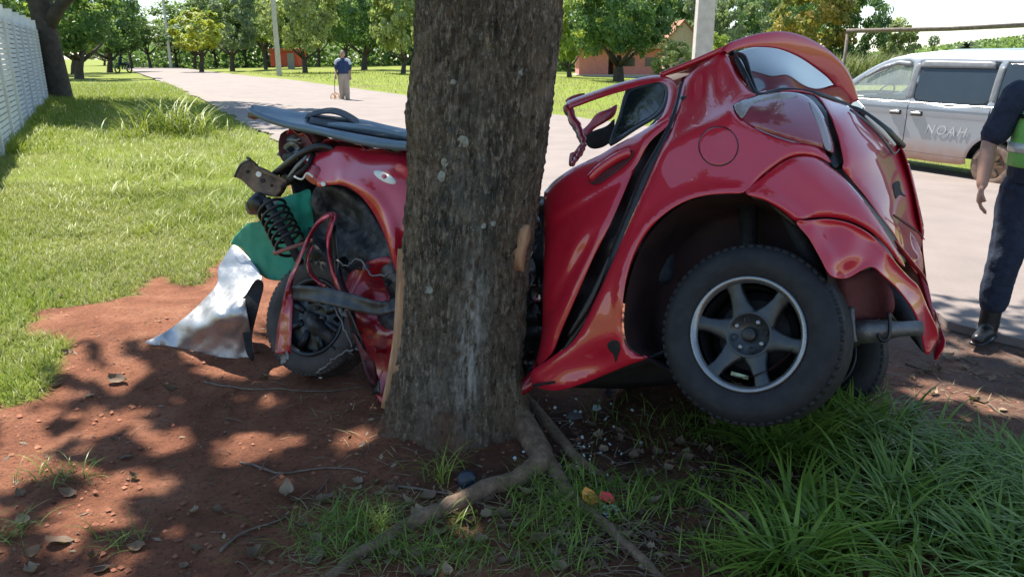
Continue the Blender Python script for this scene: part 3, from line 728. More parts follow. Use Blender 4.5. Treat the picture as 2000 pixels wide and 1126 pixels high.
carpanel('lamp_rim', [(1434,206),(1450,196),(1485,186),(1530,180),(1560,183),(1545,192),(1500,196),(1468,206),(1455,224),(1447,230)], lambda x, y: lt(x, y)-.0025, LAMPG, lmp[0], 6, roll=.002, thick=.002)
carpanel('lamp_rim', [(1580,196),(1600,218),(1614,250),(1624,292),(1612,288),(1600,250),(1586,218)], lambda x, y: lt(x, y)-.0025, LAMPG, lmp[0], 6, roll=.002, thick=.002)
carpanel('lamp_gap', [(1560,178),(1590,186),(1618,215),(1634,255),(1648,312),(1640,330),(1622,318),(1612,270),(1600,230),(1578,195)], lambda x, y: np.maximum(SIDE(x, y), HATCH(x, y))+.03, BLACK, car, 7)
# tailgate
HO = [(1480,181),(1530,173),(1576,178),(1602,194),(1622,225),(1636,262),(1648,312),(1646,330),(1664,352),(1690,382),(1718,420),(1745,456),(1770,498),(1790,512),(1800,480),(1805,450),(1799,415),(1790,375),(1781,338),(1770,308),(1752,280),(1725,252),(1690,226),(1655,206),(1610,190),(1560,178)]
def ht(x, y):
    t = HATCH(x, y)
    return t - .0*x
hh = carpanel('tailgate', HO, ht, PAINT, car, 7, roll=.012, rw=5, mirror=True); tag(hh[0], 'red tailgate below the rear window')
carpanel('torn_hole', [(1744,360),(1752,353),(1758,356),(1760,372),(1770,384),(1757,380),(1750,388),(1746,374)], lambda x, y: ht(x, y)-.006, BLACKM, hh[0], 5, roll=0, thick=.002, smooth=3)
# rear window (dark glass), runs across the car
def rt(x, y): return TPSG(x, y)
TPSG = TPS([(1434,110,.36),(1478,183,.235),(1455,145,.30),(1560,177,.42),(1640,190,.78),(1520,102,.92),(1600,140,1.22),(1666,190,1.34),(1540,140,.60),(1600,170,.78),(1470,95,.64)], .001)
carpanel('rear_window', [(1434,109),(1450,98),(1490,90),(1530,97),(1570,113),(1610,136),(1645,166),(1690,212),(1660,207),(1610,189),(1560,177),(1520,176),(1479,183),(1466,168),(1448,140)], rt, DGLASS, car, 8, roll=0, thick=.005)
wstrip('window_seal', [(1436,110,.35),(1456,145,.29),(1479,184,.225),(1530,175,.31),(1590,181,.36),(1640,198,.5),(1690,222,.6)], .009, BLACK, car)
wstrip('roof_edge_trim', [(1414,98,.37),(1430,104,.40),(1452,112,.36),(1466,150,.30),(1478,180,.24)], [.010,.014,.012,.008,.006], BLACK, car)
# raised spoiler, a bent wing over the window
so_ = [(1404,104,.33),(1420,86,.36),(1450,74,.42),(1490,64,.50),(1530,62,.60),(1570,72,.72),(1610,94,.86),(1642,122,1.0),(1662,155,1.12),(1674,197,1.22)]
si_ = [(1418,106,.34),(1436,98,.38),(1465,93,.45),(1500,93,.53),(1530,99,.62),(1562,113,.73),(1592,133,.86),(1617,153,.98),(1636,175,1.08),(1662,198,1.18)]
so2 = crom(so_, 5, False); si2 = crom(si_, 5, False); g = []
for a, b in zip(so2, si2):
    A_ = pt(*a); B_ = pt(*b); row = []
    for j in range(12):
        th_ = 2*math.pi*j/12; u = .5-.5*math.cos(th_); off = math.sin(th_)*.016*(1.2-.6*u)
        row.append(A_.lerp(B_, u) + BW*off*1.0 + UW*off*.4)
    row.append(row[0]); g.append(row)
tag(MB().grid(g).build('spoiler', PAINT, car), 'arched roof spoiler standing up above the rear window')
# wiper and torn trim over the tailgate
wstrip('rear_wiper', [(1638,206,.52),(1672,213,.52),(1705,236,.55),(1735,262,.62),(1766,286,.75)], [.005,.010,.016,.022,.010], BLACK, car, .6)
wstrip('torn_trim', [(1660,214,.40),(1700,244,.42),(1728,276,.48),(1745,300,.55),(1756,292,.66)], [.004,.006,.006,.005,.004], STEEL, car, .6)
wstrip('torn_trim', [(1690,226,.45),(1722,256,.52),(1748,284,.60)], [.004,.009,.006], WHITEP, car, .5)
# rear bumper: upper skin and lower skin with a split between
BU = [(1456,376),(1490,345),(1520,322),(1545,309),(1570,304),(1600,310),(1640,340),(1668,368),(1700,408),(1730,452),(1755,492),(1768,520),(1755,512),(1730,480),(1700,452),(1660,432),(1620,424),(1580,426),(1553,432),(1530,414),(1495,392)]
def bt(x, y):
    t = SIDE(x, y); lip = np.hypot((x-1425), (y-570)*1.08)
    t = t - .028*np.exp(-((lip-205)/17)**2)
    return t - .012*np.exp(-((y-(360+(x-1600)*.8))/30)**2)
bu = carpanel('rear_bumper', BU, bt, PAINT, car, 7, roll=.014, rw=5, mirror=True)
BL = [(1554,434),(1580,430),(1620,428),(1660,436),(1698,456),(1728,484),(1755,518),(1775,540),(1795,560),(1812,600),(1830,640),(1832,660),(1822,680),(1811,693),(1803,670),(1797,640),(1782,602),(1755,566),(1725,538),(1705,521),(1685,527),(1655,543),(1628,541),(1614,528),(1600,500),(1580,465)]
bl = carpanel('rear_bumper_lower', BL, lambda x, y: bt(x, y)+.010-.016*np.exp(-((y-500)/26)**2)+.010*np.sin(x*.07+y*.03), PAINT, car, 7, roll=-.016, rw=7, mirror=True)
tag(bl[0], 'split lower half of the rear bumper hanging loose')
wstrip('torn_trim', [(1745,420,.35),(1775,440,.5),(1795,455,.6),(1806,468,.68)], [.004,.006,.004,.002], DIRTYRED, car, .5)
wstrip('torn_trim', [(1748,470,.30),(1770,500,.40),(1800,535,.50),(1812,556,.55)], [.004,.010,.006,.002], PAINTC, car, .5)
carpanel('bumper_scrap', [(1755,440),(1778,452),(1795,480),(1803,510),(1800,545),(1785,530),(1768,500)], lambda x, y: .55+(x-1755)*.002, PAINTC, car, 7, smooth=3)
carpanel('bumper_scrap', [(1790,520),(1808,540),(1818,580),(1826,625),(1815,605),(1800,572)], lambda x, y: .62+0*x, PAINTC, car, 7, smooth=3)
# inside of the bumper, chassis rail, exhaust
carpanel('rear_chassis', [(1600,505),(1650,540),(1705,525),(1740,560),(1745,610),(1700,625),(1640,628),(1610,600)], lambda x, y: .22+.0006*(y-505)+.02*np.sin(x*.06), DIRTYRED, car, 9, smooth=4)
carpanel('bumper_lining', [(1700,522),(1730,542),(1770,580),(1795,620),(1804,665),(1806,690),(1780,660),(1765,640),(1740,610),(1712,560)], lambda x, y: .62+0*x, BLACK, car, 9, smooth=4)
ex = [pt(1640,648,.30), pt(1700,646,.30), pt(1760,642,.31), pt(1800,640,.33)]
MB().tube(ex, [.042,.042,.026,.026], 18).build('exhaust_muffler', STEEL, car)
wstrip('tow_hook', [(1715,652,.26),(1722,664,.26),(1734,662,.26),(1738,640,.26),(1736,610,.26)], .006, BLACK, car, 1)
wstrip('exhaust_hanger', [(1662,600,.25),(1664,640,.25),(1668,668,.26)], .012, STEEL, car, .5)
MB().tube([pt(1560,560,.30), pt(1640,640,.34), pt(1660,655,.5)], [.05,.05,.05], 12).build('exhaust_pipe', BLACKM, car)
# wheel house
arch = [(1455,376),(1420,380),(1380,383),(1340,394),(1302,418),(1268,454),(1243,498),(1227,546),(1218,595),(1216,640),(1224,672),(1244,690),(1300,720),(1400,740),(1500,720),(1580,640),(1612,560),(1612,530),(1600,503),(1578,465),(1550,434),(1528,415),(1495,393)]
arch2 = crom(arch, 3); g = []
cxa = sum(p[0] for p in arch)/len(arch); cya = sum(p[1] for p in arch)/len(arch)
for q_, (t_, sc) in enumerate(((.012, 1.0), (.06, 1.0), (.18, 1.0), (.30, .99), (.33, .93), (.34, .6), (.34, .12))):
    row = [pt(x, y, t_ if q_ else max(.0, 0.006))*1 for x, y in arch2]
    base_ = [pt(x, y, 0.01) + LW*t_ for x, y in arch2]; c0 = pt(cxa, cya, .01)+LW*t_
    row = [c0+(p-c0)*sc for p in base_]; row.append(row[0]); g.append(row)
MB().grid(g).build('wheel_house', simple('wheel_house_maroon', (.030, .012, .012), .8, 0, .6, 5, .4), car)  # dark arch interior and its red reflection are put into the colour
MB().tube([pt(1462,400,.24), pt(1462,640,.26)], [.035,.03], 12).build('shock_absorber', BLACKM, car)
MB().tube([pt(1530,410,.16), pt(1570,480,.18), pt(1610,560,.2)], [.02,.03,.03], 10).build('filler_pipe', BLACKM, car)
# floor pan, back panel and far side so the body is closed
fl = [(1040,752,.10),(1150,735,.12),(1262,700,.10)]
a = [pt(*p) for p in fl] + [pt(1600,560,.3), pt(1720,600,.35)]
g = [[p.lerp(mir(p), j/8) for j in range(9)] for p in a]
MB().grid(g).build('floor_pan', BLACKM, car, thick=.01)
ba = [pt(1640,380,.35), pt(1660,450,.35), pt(1680,540,.35)]; g = [[p.lerp(mir(p), j/8) for j in range(9)] for p in ba]
MB().grid(g).build('rear_panel', BLACKM, car, thick=.01)
# rear seat inside
st = pt(1330, 330, .35); fr = Matrix((BW, LW, UW)).transposed()
MB().box(st+LW*.45-UW*.15-BW*.05, (.16, 1.05, .62), fr @ Matrix.Rotation(R(14), 3, 'Y')).build('rear_seat', TRIMD, car, bevel=.04)
MB().box(st+LW*.45-UW*.40-BW*.28, (.5, 1.05, .16), fr).build('rear_seat', TRIMD, car, bevel=.04)

# wheels -----------------------------------------------------------
def wheel_set(center, axis_in, R_, rim, parent, kind, spin=0.0, label=None, rub=None):
    rub = rub or RUBBER
    ax = Vector(axis_in).normalized(); up = Vector((0, 0, 1)); up = (up-ax*up.dot(ax)).normalized(); xx = ax.cross(up)
    M = Matrix((xx, ax, up)).transposed().to_4x4(); M.translation = center; M = M @ Matrix.Rotation(spin, 4, 'Y')
    def add(mb, name, mat, par, bevel=0):
        mb.v = [tuple(M @ Vector(p)) for p in mb.v]; return mb.build(name, mat, par, bevel=bevel)
    w = .185; r = rim
    barrel = MB().lathe([(r*.86, .02), (r*.84, .06), (r*.80, w-.02), (r*.95, w)], 48)
    barrel.lathe([(0.02, .105), (r*.78, .105), (r*.80, .12)], 40)
    wh = add(barrel, 'wheel', ALLOYD, parent)
    if label: tag(wh, label)
    prof = [(r*.99, .012), (r*1.04, .002), (r+(R_-r)*.35, -.010), (r+(R_-r)*.62, -.010), (r+(R_-r)*.83, .000), (R_-.012, .012), (R_-.004, .022)]
    ty = MB(); tread = []
    for i in range(5):
        y0 = .030+i*.027; tread += [(R_, y0), (R_+.001, y0+.020), (R_-.008, y0+.0215), (R_-.008, y0+.0255)]
    ty.lathe(prof+tread+[(R_-.006, w-.012), (R_-.02, w-.002), (r+(R_-r)*.5, w+.008), (r, w-.01)], 72)
    # shoulder blocks
    tyo = add(ty, 'tyre', rub, wh)
    sb = MB()
    for k in range(64):
        a_ = 2*math.pi*k/64; rot = Matrix.Rotation(-a_, 3, 'Y')
        sb.box(rot @ Vector((R_-.0105, .024, 0)), (.016, .024, .020), rot)
    add(sb, 'tread_blocks', rub, wh)['kind'] = 'stuff'
    add(MB().lathe([(r*.90, .016), (r*.93, .004), (r*.985, -.004), (r*1.02, .000), (r*1.02, .012), (r*.98, .02), (r*.93, .03)], 64), 'rim_lip', ALLOYL if kind == 'sport' else ALLOYD, wh)
    if kind == 'sport':
        for k in range(6):
            a_ = 2*math.pi*k/6 + math.pi/6*0; rot = Matrix.Rotation(-a_, 4, 'Y'); s = MB()
            secs = [(r*.36, .046, .030, .030), (r*.55, .030, .026, .030), (r*.75, .024, .020, .028), (r*.88, .027, .014, .026), (r*.96, .034, .012, .02)]
            g = []
            for rr_, hw, y0, dp in secs:
                g.append([Vector((rr_, y0+dp, -hw)), Vector((rr_, y0+.006, -hw)), Vector((rr_, y0, -hw*.72)), Vector((rr_, y0, hw*.72)), Vector((rr_, y0+.006, hw)), Vector((rr_, y0+dp, hw)), Vector((rr_, y0+dp, -hw))])
            s.grid(g); s.v = [tuple(rot @ Vector(p)) for p in s.v]; add(s, 'spoke', ALLOY, wh)
        add(MB().lathe([(.0, .040), (r*.34, .040), (r*.355, .030), (r*.40, .027), (r*.43, .034), (r*.43, .06)], 48), 'hub', ALLOY, wh)
        for k in range(8):
            a_ = 2*math.pi*k/8+.39; c_ = Vector((math.cos(a_)*r*.265, 0, math.sin(a_)*r*.265))
            q = MB()
            if k % 2: q.lathe([(0, .034), (.006, .030), (.0085, .036), (.009, .045)], 12); q.v = [tuple(Vector(p)+c_) for p in q.v]; add(q, 'lug_nut', ALLOYL, wh)
            else: q.lathe([(0, .044), (.007, .042), (.0095, .036), (.0115, .036), (.012, .044)], 14); q.v = [tuple(Vector(p)+c_) for p in q.v]; add(q, 'bolt_hole', ALLOYD, wh)
        add(MB().lathe([(0, .024), (.020, .024), (.024, .027), (.026, .034), (.027, .044)], 28), 'centre_cap', BLACK, wh)
        q = MB().box((0, .040, -r*.74), (.062, .004, .014)); add(q, 'balance_weight', simple('pale_weight', (.42, .48, .30), .5, .3, .5, 60), wh)
        q = MB().lathe([(.03, .085), (r*.62, .085), (r*.66, .10), (r*.66, .15)], 36); add(q, 'brake_drum', BLACKM, wh)
    else:
        add(MB().lathe([(.02, .05), (r*.3, .045), (r*.42, .03), (r*.6, .045), (r*.86, .05)], 40), 'hub', ALLOYD, wh)
        for k in range(8):
            a_ = 2*math.pi*k/8; rot = Matrix.Rotation(-a_, 4, 'Y'); s = MB().box((r*.64, .034, 0), (r*.5, .022, .032), None); s.v = [tuple(rot @ Vector(p)) for p in s.v]; add(s, 'spoke', ALLOYD, wh)
        for k in range(4):
            a_ = 2*math.pi*k/4+.4; c_ = Vector((math.cos(a_)*r*.24, 0, math.sin(a_)*r*.24)); q = MB().lathe([(0, .018), (.008, .020), (.010, .045)], 10); q.v = [tuple(Vector(p)+c_) for p in q.v]; add(q, 'lug_nut', STEEL, wh)
    return wh
AX = cdir(np.array([.56, -.10, .82])).normalized()
rear_c = P(1457, 652, 2.615)
wheel_set(rear_c, AX, .312, .196, car, 'sport', R(2), 'six-spoke alloy rear wheel lifted off the ground')
far_c = rear_c + AX*1.42 + Vector((0, 0, 0)); far_c = P(1604, 688, 3.86)
wheel_set(far_c - AX*.18, AX, .312, .196, car, 'steel', .2)
MB().tube([rear_c+AX*.12, far_c-AX*.2], .035, 12).build('rear_axle', BLACKM, car)
AXF = cdir(np.array([.40, -.14, .90])).normalized()
front_c = P(607, 618, 3.88); front_c.z = max(front_c.z, float(zground(front_c.x, front_c.y))+.285)
wheel_set(front_c, AXF, .298, .196, car, 'steel', .3, 'dusty front wheel under torn fender', simple('dusty_tyre', (.055, .048, .044), .8, 0, .35, 12, .2))
wheel_set(front_c + LW*1.45 - AXF*.18 + UW*.05, -AXF*-1, .298, .196, car, 'steel', .3)

# front half --------------------------------------------------------
FSIDE = TPS([(590,305,.14),(660,290,.13),(720,292,.16),(800,300,.20),(620,350,.06),(700,330,.05),(790,330,.08),(750,420,.03),(790,420,.04),(700,380,.03),(790,560,.06),(760,490,.04),(830,450,.10)], .0015)
FENDER = [(586,308),(602,302),(632,294),(655,285),(690,286),(730,291),(780,297),(830,305),(850,420),(845,560),(805,575),(786,560),(770,520),(757,478),(742,440),(722,405),(698,378),(668,362),(640,362),(622,366),(614,350),(606,330)]
def fdt(x, y): return FSIDE(x, y) - .022*np.exp(-((np.hypot(x-640, (y-480)*.95)-128)/12)**2)*(x > 660) + .012*np.sin(x*.09+y*.04)*np.clip((680-x)/80, 0, 1) + .010*np.sin((x+y)*.045)
fe = carpanel('front_fender', FENDER, fdt, PAINT, car, 7, roll=.014, rw=4); tag(fe, 'torn red front fender with small oval side marker')
a0 = R(28); ov = [(752+25*math.cos(a)*math.cos(a0)-9*math.sin(a)*math.sin(a0), 346+25*math.cos(a)*math.sin(a0)+9*math.sin(a)*math.cos(a0)) for a in np.linspace(0, 2*math.pi, 24, endpoint=False)]
mk = carpanel('side_marker', ov, lambda x, y: fdt(x, y)-.006, WHITEP, fe, 5, roll=.005, rw=3, thick=.003, smooth=0)
dot = [(750+5*math.cos(a), 344+5*math.sin(a)) for a in np.linspace(0, 2*math.pi, 14, endpoint=False)]
carpanel('marker_bulb', dot, lambda x, y: fdt(x, y)-.012, PAINT, car, 4, roll=.004, rw=2, thick=.004, smooth=0)
carpanel('bolt', [(631+5*math.cos(a), 359+5*math.sin(a)) for a in np.linspace(0, 2*math.pi, 12, endpoint=False)], lambda x, y: fdt(x, y)-.005, WHITEP, car, 4, roll=.002, rw=2, smooth=0)
n = NT('dented_primer'); v = n.coord()
DMETAL = n.base(n.ramp(n.noise(9, 7, .72, v), [(.36, (.012, .012, .013)), (.50, (.045, .045, .045)), (.64, (.13, .128, .12))]), .6, .2, n.bump(n.noise(10, 5, .6, v), .7, .03))
# inner fender, dark and dented
carpanel('inner_fender', [(612,372),(640,364),(675,370),(710,395),(735,430),(755,470),(775,520),(795,570),(790,680),(690,700),(600,640),(600,470)], lambda x, y: .18+.05*np.sin(x*.03)+.04*np.sin(y*.045+1)+.02*np.sin((x-y)*.08), DMETAL, car, 8, smooth=4)
carpanel('crumpled_door', [(668,560),(700,520),(760,500),(800,520),(860,560),(870,700),(860,790),(770,800),(735,775),(715,720),(690,660)], lambda x, y: .13+.04*np.sin(x*.045+y*.02)+.03*np.sin(y*.04-x*.02), PAINTC, car, 8, smooth=4)
for k in range(44):                       # clutter of the crushed engine bay and wheel arch
    if k < 24: x0, y0, t0 = random.uniform(545, 650), random.uniform(262, 360), random.uniform(.12, .34)
    else: x0, y0, t0 = random.uniform(650, 785), random.uniform(500, 700), random.uniform(.04, .16)
    m_ = random.choice([BLACK, BLACKM, BLACKM, STEEL, DIRTYRED, RUST if k < 24 else PAINTC, BLACK]); s_ = random.uniform(6, 17); q0 = random.uniform(-.005, .005); a0_ = random.random()*3
    carpanel('crushed_scrap', [(x0+s_*math.cos(a+a0_)*random.uniform(.4, 1.5), y0+s_*math.sin(a+a0_)*random.uniform(.3, 1.1)) for a in np.linspace(0, 2*math.pi, 6, endpoint=False)], lambda x, y: t0+(x-x0)*q0+.02*np.sin(y*.2), m_, car, 9, smooth=1)
carpanel('crumpled_sill', [(700,660),(740,690),(790,730),(900,760),(1000,750),(1045,720),(1040,760),(960,790),(840,800),(760,790),(720,740)], lambda x, y: .30+.05*np.sin(x*.03), PAINTC, car, 10, smooth=4)
carpanel('crushed_interior', [(780,300),(860,330),(960,370),(1060,400),(1062,560),(1050,720),(950,760),(830,740),(770,600)], lambda x, y: .62+.06*np.sin(x*.05)+.05*np.sin(y*.06), BLACKM, car, 10, smooth=3)
for k in range(26):                       # crushed scraps beside the trunk
    x0 = random.uniform(1022, 1056); y0 = random.uniform(375, 735); t0 = random.uniform(.22, .5)
    m_ = random.choice([BLACK, BLACKM, STEEL, PAINTC, TRIMD, WHITEP if k % 6 == 0 else BLACK]); s_ = random.uniform(8, 20)
    carpanel('crushed_scrap', [(x0+s_*math.cos(a)*random.uniform(.5, 1.2), y0+s_*1.5*math.sin(a)*random.uniform(.5, 1.2)) for a in np.linspace(0, 2*math.pi, 6, endpoint=False)], lambda x, y: t0+(x-x0)*random.uniform(-.004, .004)+.02*np.sin(y*.2), m_, car, 9, smooth=2)
# bonnet, bent and pushed back, engine bay
bo = [(560,262,.20),(600,268,.17),(660,276,.15),(730,284,.17),(810,292,.22)]; bo2 = crom(bo, 5, False); g = []
for i, p in enumerate(bo2):
    a = pt(*p); row = []
    for j in range(14):
        u = j/13; row.append(a + LW*1.15*u + UW*(.05*math.sin(u*3.0)-.04*u + .030*math.sin(i*.7+u*7) + .02*math.sin(i*1.7)))
    g.append(row)
MB().grid(g).build('bonnet', PAINTC, car, thick=.004)
eng = pt(690, 420, .55)
for (o_, s_, m_) in (((0, .1, 0), (.5, .5, .42), BLACKM), ((.2, .3, .16), (.3, .3, .2), STEEL), ((-.35, .0, -.05), (.3, .5, .3), BLACK)):
    MB().box(eng+BW*o_[0]+LW*o_[1]+UW*o_[2], s_, fr).build('engine_block', m_, car, bevel=.03)
# crushed front end: slam panel, ducts, radiator mount
carpanel('slam_panel', [(548,262),(575,252),(605,258),(640,268),(660,282),(640,292),(610,290),(580,300),(560,318),(545,300)], lambda x, y: .22+.04*np.sin(x*.08), DIRTYRED, car, 7, smooth=3)
carpanel('headlamp_bowl', [(558,318),(580,300),(612,282),(645,286),(655,300),(620,318),(600,340),(575,362),(545,350)], lambda x, y: .20+.05*np.sin(x*.06+y*.03), BLACK, car, 7, smooth=3)
wstrip('radiator_hose', [(530,345,.16),(560,322,.10),(590,300,.08),(625,286,.10),(652,292,.14)], [.018,.022,.02,.018], BLACK, car, 1)
wstrip('radiator_hose', [(545,370,.14),(575,345,.08),(600,325,.06),(612,300,.12)], [.012,.012,.012], BLACKM, car, 1)
wstrip('loose_wire', [(575,345,.04),(590,350,.03),(600,338,.03),(612,346,.04)], .005, WHITEP, car, 1)
wstrip('bracket_arm', [(560,350,.10),(580,325,.06),(600,305,.06)], [.010,.014,.010], STEEL, car, .5)
carpanel('cross_member', [(592,338),(602,322),(622,325),(628,345),(618,362),(600,352)], lambda x, y: .06+0*x, PAINTC, car, 6, smooth=3)
# box-section rail end sticking out
rp = [(456,345),(468,322),(490,310),(500,322),(520,330),(556,352),(548,372),(536,385),(500,378),(486,365),(470,350)]
ra = carpanel('chassis_rail_end', rp, lambda x, y: .05+.0007*(x-456), RUST, car, 7, roll=.004, rw=3, thick=.07, smooth=0); tag(ra, 'rusty torn chassis rail end with bolt holes')
for (x_, y_, r_) in ((483,335,4), (512,352,5), (505,340,6), (530,362,3)):
    carpanel('bolt_hole', [(x_+r_*math.cos(a), y_+r_*math.sin(a)) for a in np.linspace(0, 2*math.pi, 10, endpoint=False)], lambda x, y: .046+.0007*(x-456), BLACKM if r_ != 6 else WHITEP, car, 4, roll=0, thick=.002, smooth=0)
wstrip('rail_flange', [(458,346,.04),(470,322,.04),(488,312,.03),(482,308,.03)], .008, BLACK, car, .6)
wstrip('rail_flange', [(492,314,.05),(504,330,.06),(540,345,.07),(560,355,.08)], .009, RUST, car, .6)
hornc = pt(500, 402, .06); fh = Matrix((BW, LW, UW)).transposed()
hq = MB().lathe([(.0, -.02), (.045, -.02), (.055, 0), (.05, .02), (.062, .03), (.062, .045), (.03, .05), (0, .05)], 24); hq.v = [tuple(hornc + fh @ (Matrix.Rotation(R(35), 3, 'X') @ Vector(p))) for p in hq.v]; hq.build('pulley', BLACK, car)
carpanel('rail_bracket', [(480,395),(500,386),(522,392),(520,408),(500,415),(488,420),(480,410)], lambda x, y: .10+0*x, RUST, car, 6, thick=.03, smooth=2)
# coil spring
sa = pt(528, 402, .03); sb = pt(572, 486, .03); axs = (sb-sa); pts = []; nn = axs.normalized(); e1 = nn.orthogonal().normalized(); e2 = nn.cross(e1)
for i in range(170):
    u = i/169; th_ = u*2*math.pi*6.5; pts.append(sa+axs*u + (e1*math.cos(th_)+e2*math.sin(th_))*.075)
MB().tube(pts, .0085, 7).build('coil_spring', BLACK, car)
MB().tube([sa-axs*.15, sb+axs*.3], .022, 10).build('strut', BLACKM, car)
wstrip('tie_rod', [(536,494,-.02),(560,486,.0),(585,478,.04),(610,470,.10)], [.014,.011,.011,.011], simple('pink_primer', (.30,.12,.10), .6, 0, .3, 20), car, 1)
# twisted fender strips hanging over the wheel
def ribbon(name, pxs, wd, mat, parent, tw=0.0, thick=.003):
    c = crom(pxs, 6, False); W_ = np.interp(np.linspace(0, 1, len(c)), np.linspace(0, 1, len(wd)), wd); g = []
    for i, p in enumerate(c):
        a = np.array(c[max(i-1, 0)]); b = np.array(c[min(i+1, len(c)-1)]); d_ = b[:2]-a[:2]; d_ = d_/max(np.linalg.norm(d_), 1e-6); nn_ = np.array([-d_[1], d_[0]])
        row = []
        for j in range(5):
            u = (j-2)/2; row.append(pt(p[0]+nn_[0]*W_[i]*u, p[1]+nn_[1]*W_[i]*u, p[2]+.010*(1-abs(u))*(1 if W_[i] > 8 else -1)+tw*u*math.sin(i*.33)+.003*math.sin(i*1.9)))
        g.append(row)
    return MB().grid(g).build(name, mat, parent, True, thick=thick)
tag(ribbon('torn_fender_strip', [(655,418,.04),(640,420,.02),(618,440,-.01),(598,475,-.03),(580,515,-.04),(567,550,-.05),(562,590,-.06),(556,640,-.06),(552,690,-.06)], [4,5,4,4,4,5,10,14,15], PAINTC, car, .02), 'twisted red strip hanging across the front wheel')
ribbon('torn_fender_strip', [(655,416,.04),(645,440,.02),(642,480,.0),(650,530,.0),(660,565,.0),(668,590,.0)], [6,6,4,4,5,3], PAINTC, car, .02)
ribbon('torn_fender_strip', [(612,480,.05),(600,500,.03),(606,530,.02),(624,552,.02),(636,562,.02)], [3,4,4,4,5], PAINTC, car, .02)
ribbon('torn_fender_strip', [(552,685,-.05),(556,700,-.05),(551,712,-.05)], [10,8,3], STEEL, car, .02)
ribbon('torn_liner', [(650,440,.04),(655,490,.03),(662,540,.03),(685,600,.04),(690,650,.06)], [6,5,7,6,4], BLACK, car, .03)
ribbon('torn_liner', [(680,605,.03),(692,640,.02),(712,690,.02),(730,740,.03),(735,770,.05)], [4,5,6,10,7], BLACK, car, .03)
ribbon('torn_liner', [(690,650,.02),(704,680,.0),(722,715,.0),(732,750,.0)], [3,4,12,5], DIRTYRED, car, .03)
for pxs in ([(690,682,.02),(665,692,.0),(640,712,-.02),(622,728,-.02)], [(650,500,.02),(675,520,.02),(700,505,.03),(730,540,.02),(770,530,.04)], [(640,560,0),(655,600,0),(672,640,0),(690,680,.01)]):
    wstrip('loose_wire', pxs, .005, STEEL, car, 1, 6, 6, .004)
sm_ = ribbon('sill_moulding', [(566,572,-.04),(590,572,-.05),(640,578,-.05),(690,590,-.05),(735,602,-.04),(762,598,-.03),(790,588,.0)], [13,15,16,15,14,11,15], simple('grey_moulding', (.03,.032,.035), .4, 0, .3, 20, .2), car, .01, .008)
tag(sm_, 'dark grey sill moulding bent across the wheel')
# closing far side of the front and grille remains, crumpled
ff_ = [pt(560,300,.25), pt(575,380,.25), pt(600,470,.3)]
g = [[p + LW*1.1*(j/9) + BW*.05*math.sin(j*1.3) for j in range(10)] for p in ff_]; MB().grid(g).build('radiator', BLACKM, car, thick=.04)
g = [[pt(x, y, .1) + LW*1.25 + LW*.05*math.sin(x*.03+y*.05) for x in range(600, 860, 26)] for y in range(300, 700, 40)]; MB().grid(g).build('far_fender', PAINTC, car, thick=.004)

# ------------------------------------------------------------------ loose things on and by the car
# door card lying on the bonnet
dc = empty('door_trim_panel', tuple(pt(680, 270, .3))); tag(dc, 'blue-grey inner door trim panel lying on top of the crumpled bonnet', 'door panel')
near = [(484,216,.02),(520,232,.05),(560,244,.08),(610,254,.09),(660,266,.09),(710,277,.09),(760,284,.09),(806,287,.09),(840,288,.09)]
far_ = [(492,211,.12),(530,214,.35),(570,221,.48),(620,228,.55),(665,233,.58),(710,238,.6),(760,250,.6),(806,260,.6),(840,266,.6)]
n2 = crom(near, 5, False); f2 = crom(far_, 5, False); g = []
for i, (a, b) in enumerate(zip(n2, f2)):
    A_ = pt(*a); B_ = pt(*b); row = []
    for j in range(15):
        u = j/14; up_ = .014*math.exp(-((u-.08)/.10)**2)+.018*math.exp(-((u-.92)/.08)**2) - (.010 if .3 < u < .75 else 0)
        row.append(A_.lerp(B_, u)+UW*up_)
    g.append([row[0]-UW*.022+LW*.02]+row+[row[-1]-UW*.02])
MB().grid(g).build('trim_shell', TRIM, dc, thick=.006)
def dcp(i, u): return pt(*n2[i]).lerp(pt(*f2[i]), u)
g = [[dcp(i, u)+UW*(.014+.012*math.sin((u-.35)/.4*math.pi)) for u in np.linspace(.30, .80, 8)] for i in range(14, 39)]
MB().grid(g).build('cloth_insert', TRIMD, dc, thick=.006)
g = [[dcp(i, u)+UW*(.012+.055*math.sin((i-13)/11*math.pi)*(1 if u > .3 else .6)) for u in np.linspace(.55, .98, 7)] for i in range(13, 25)]
MB().grid(g).build('speaker_hump', TRIMD, dc, thick=.006)
ar = [dcp(i, .22)+UW*(.03+.02*math.sin((i-18)/18*math.pi)) for i in range(18, 37, 2)]
MB().tube(ar, [.012]+[.022]*8+[.014], 10, .7).build('armrest', TRIM, dc)
MB().box(dcp(38, .06)+UW*.012, (.05, .02, .022), fh).build('switch', BLACK, dc, bevel=.004)
MB().box(dcp(2, .3)-UW*.02, (.07, .05, .03), fh).build('torn_corner', RUST, dc, bevel=.006)
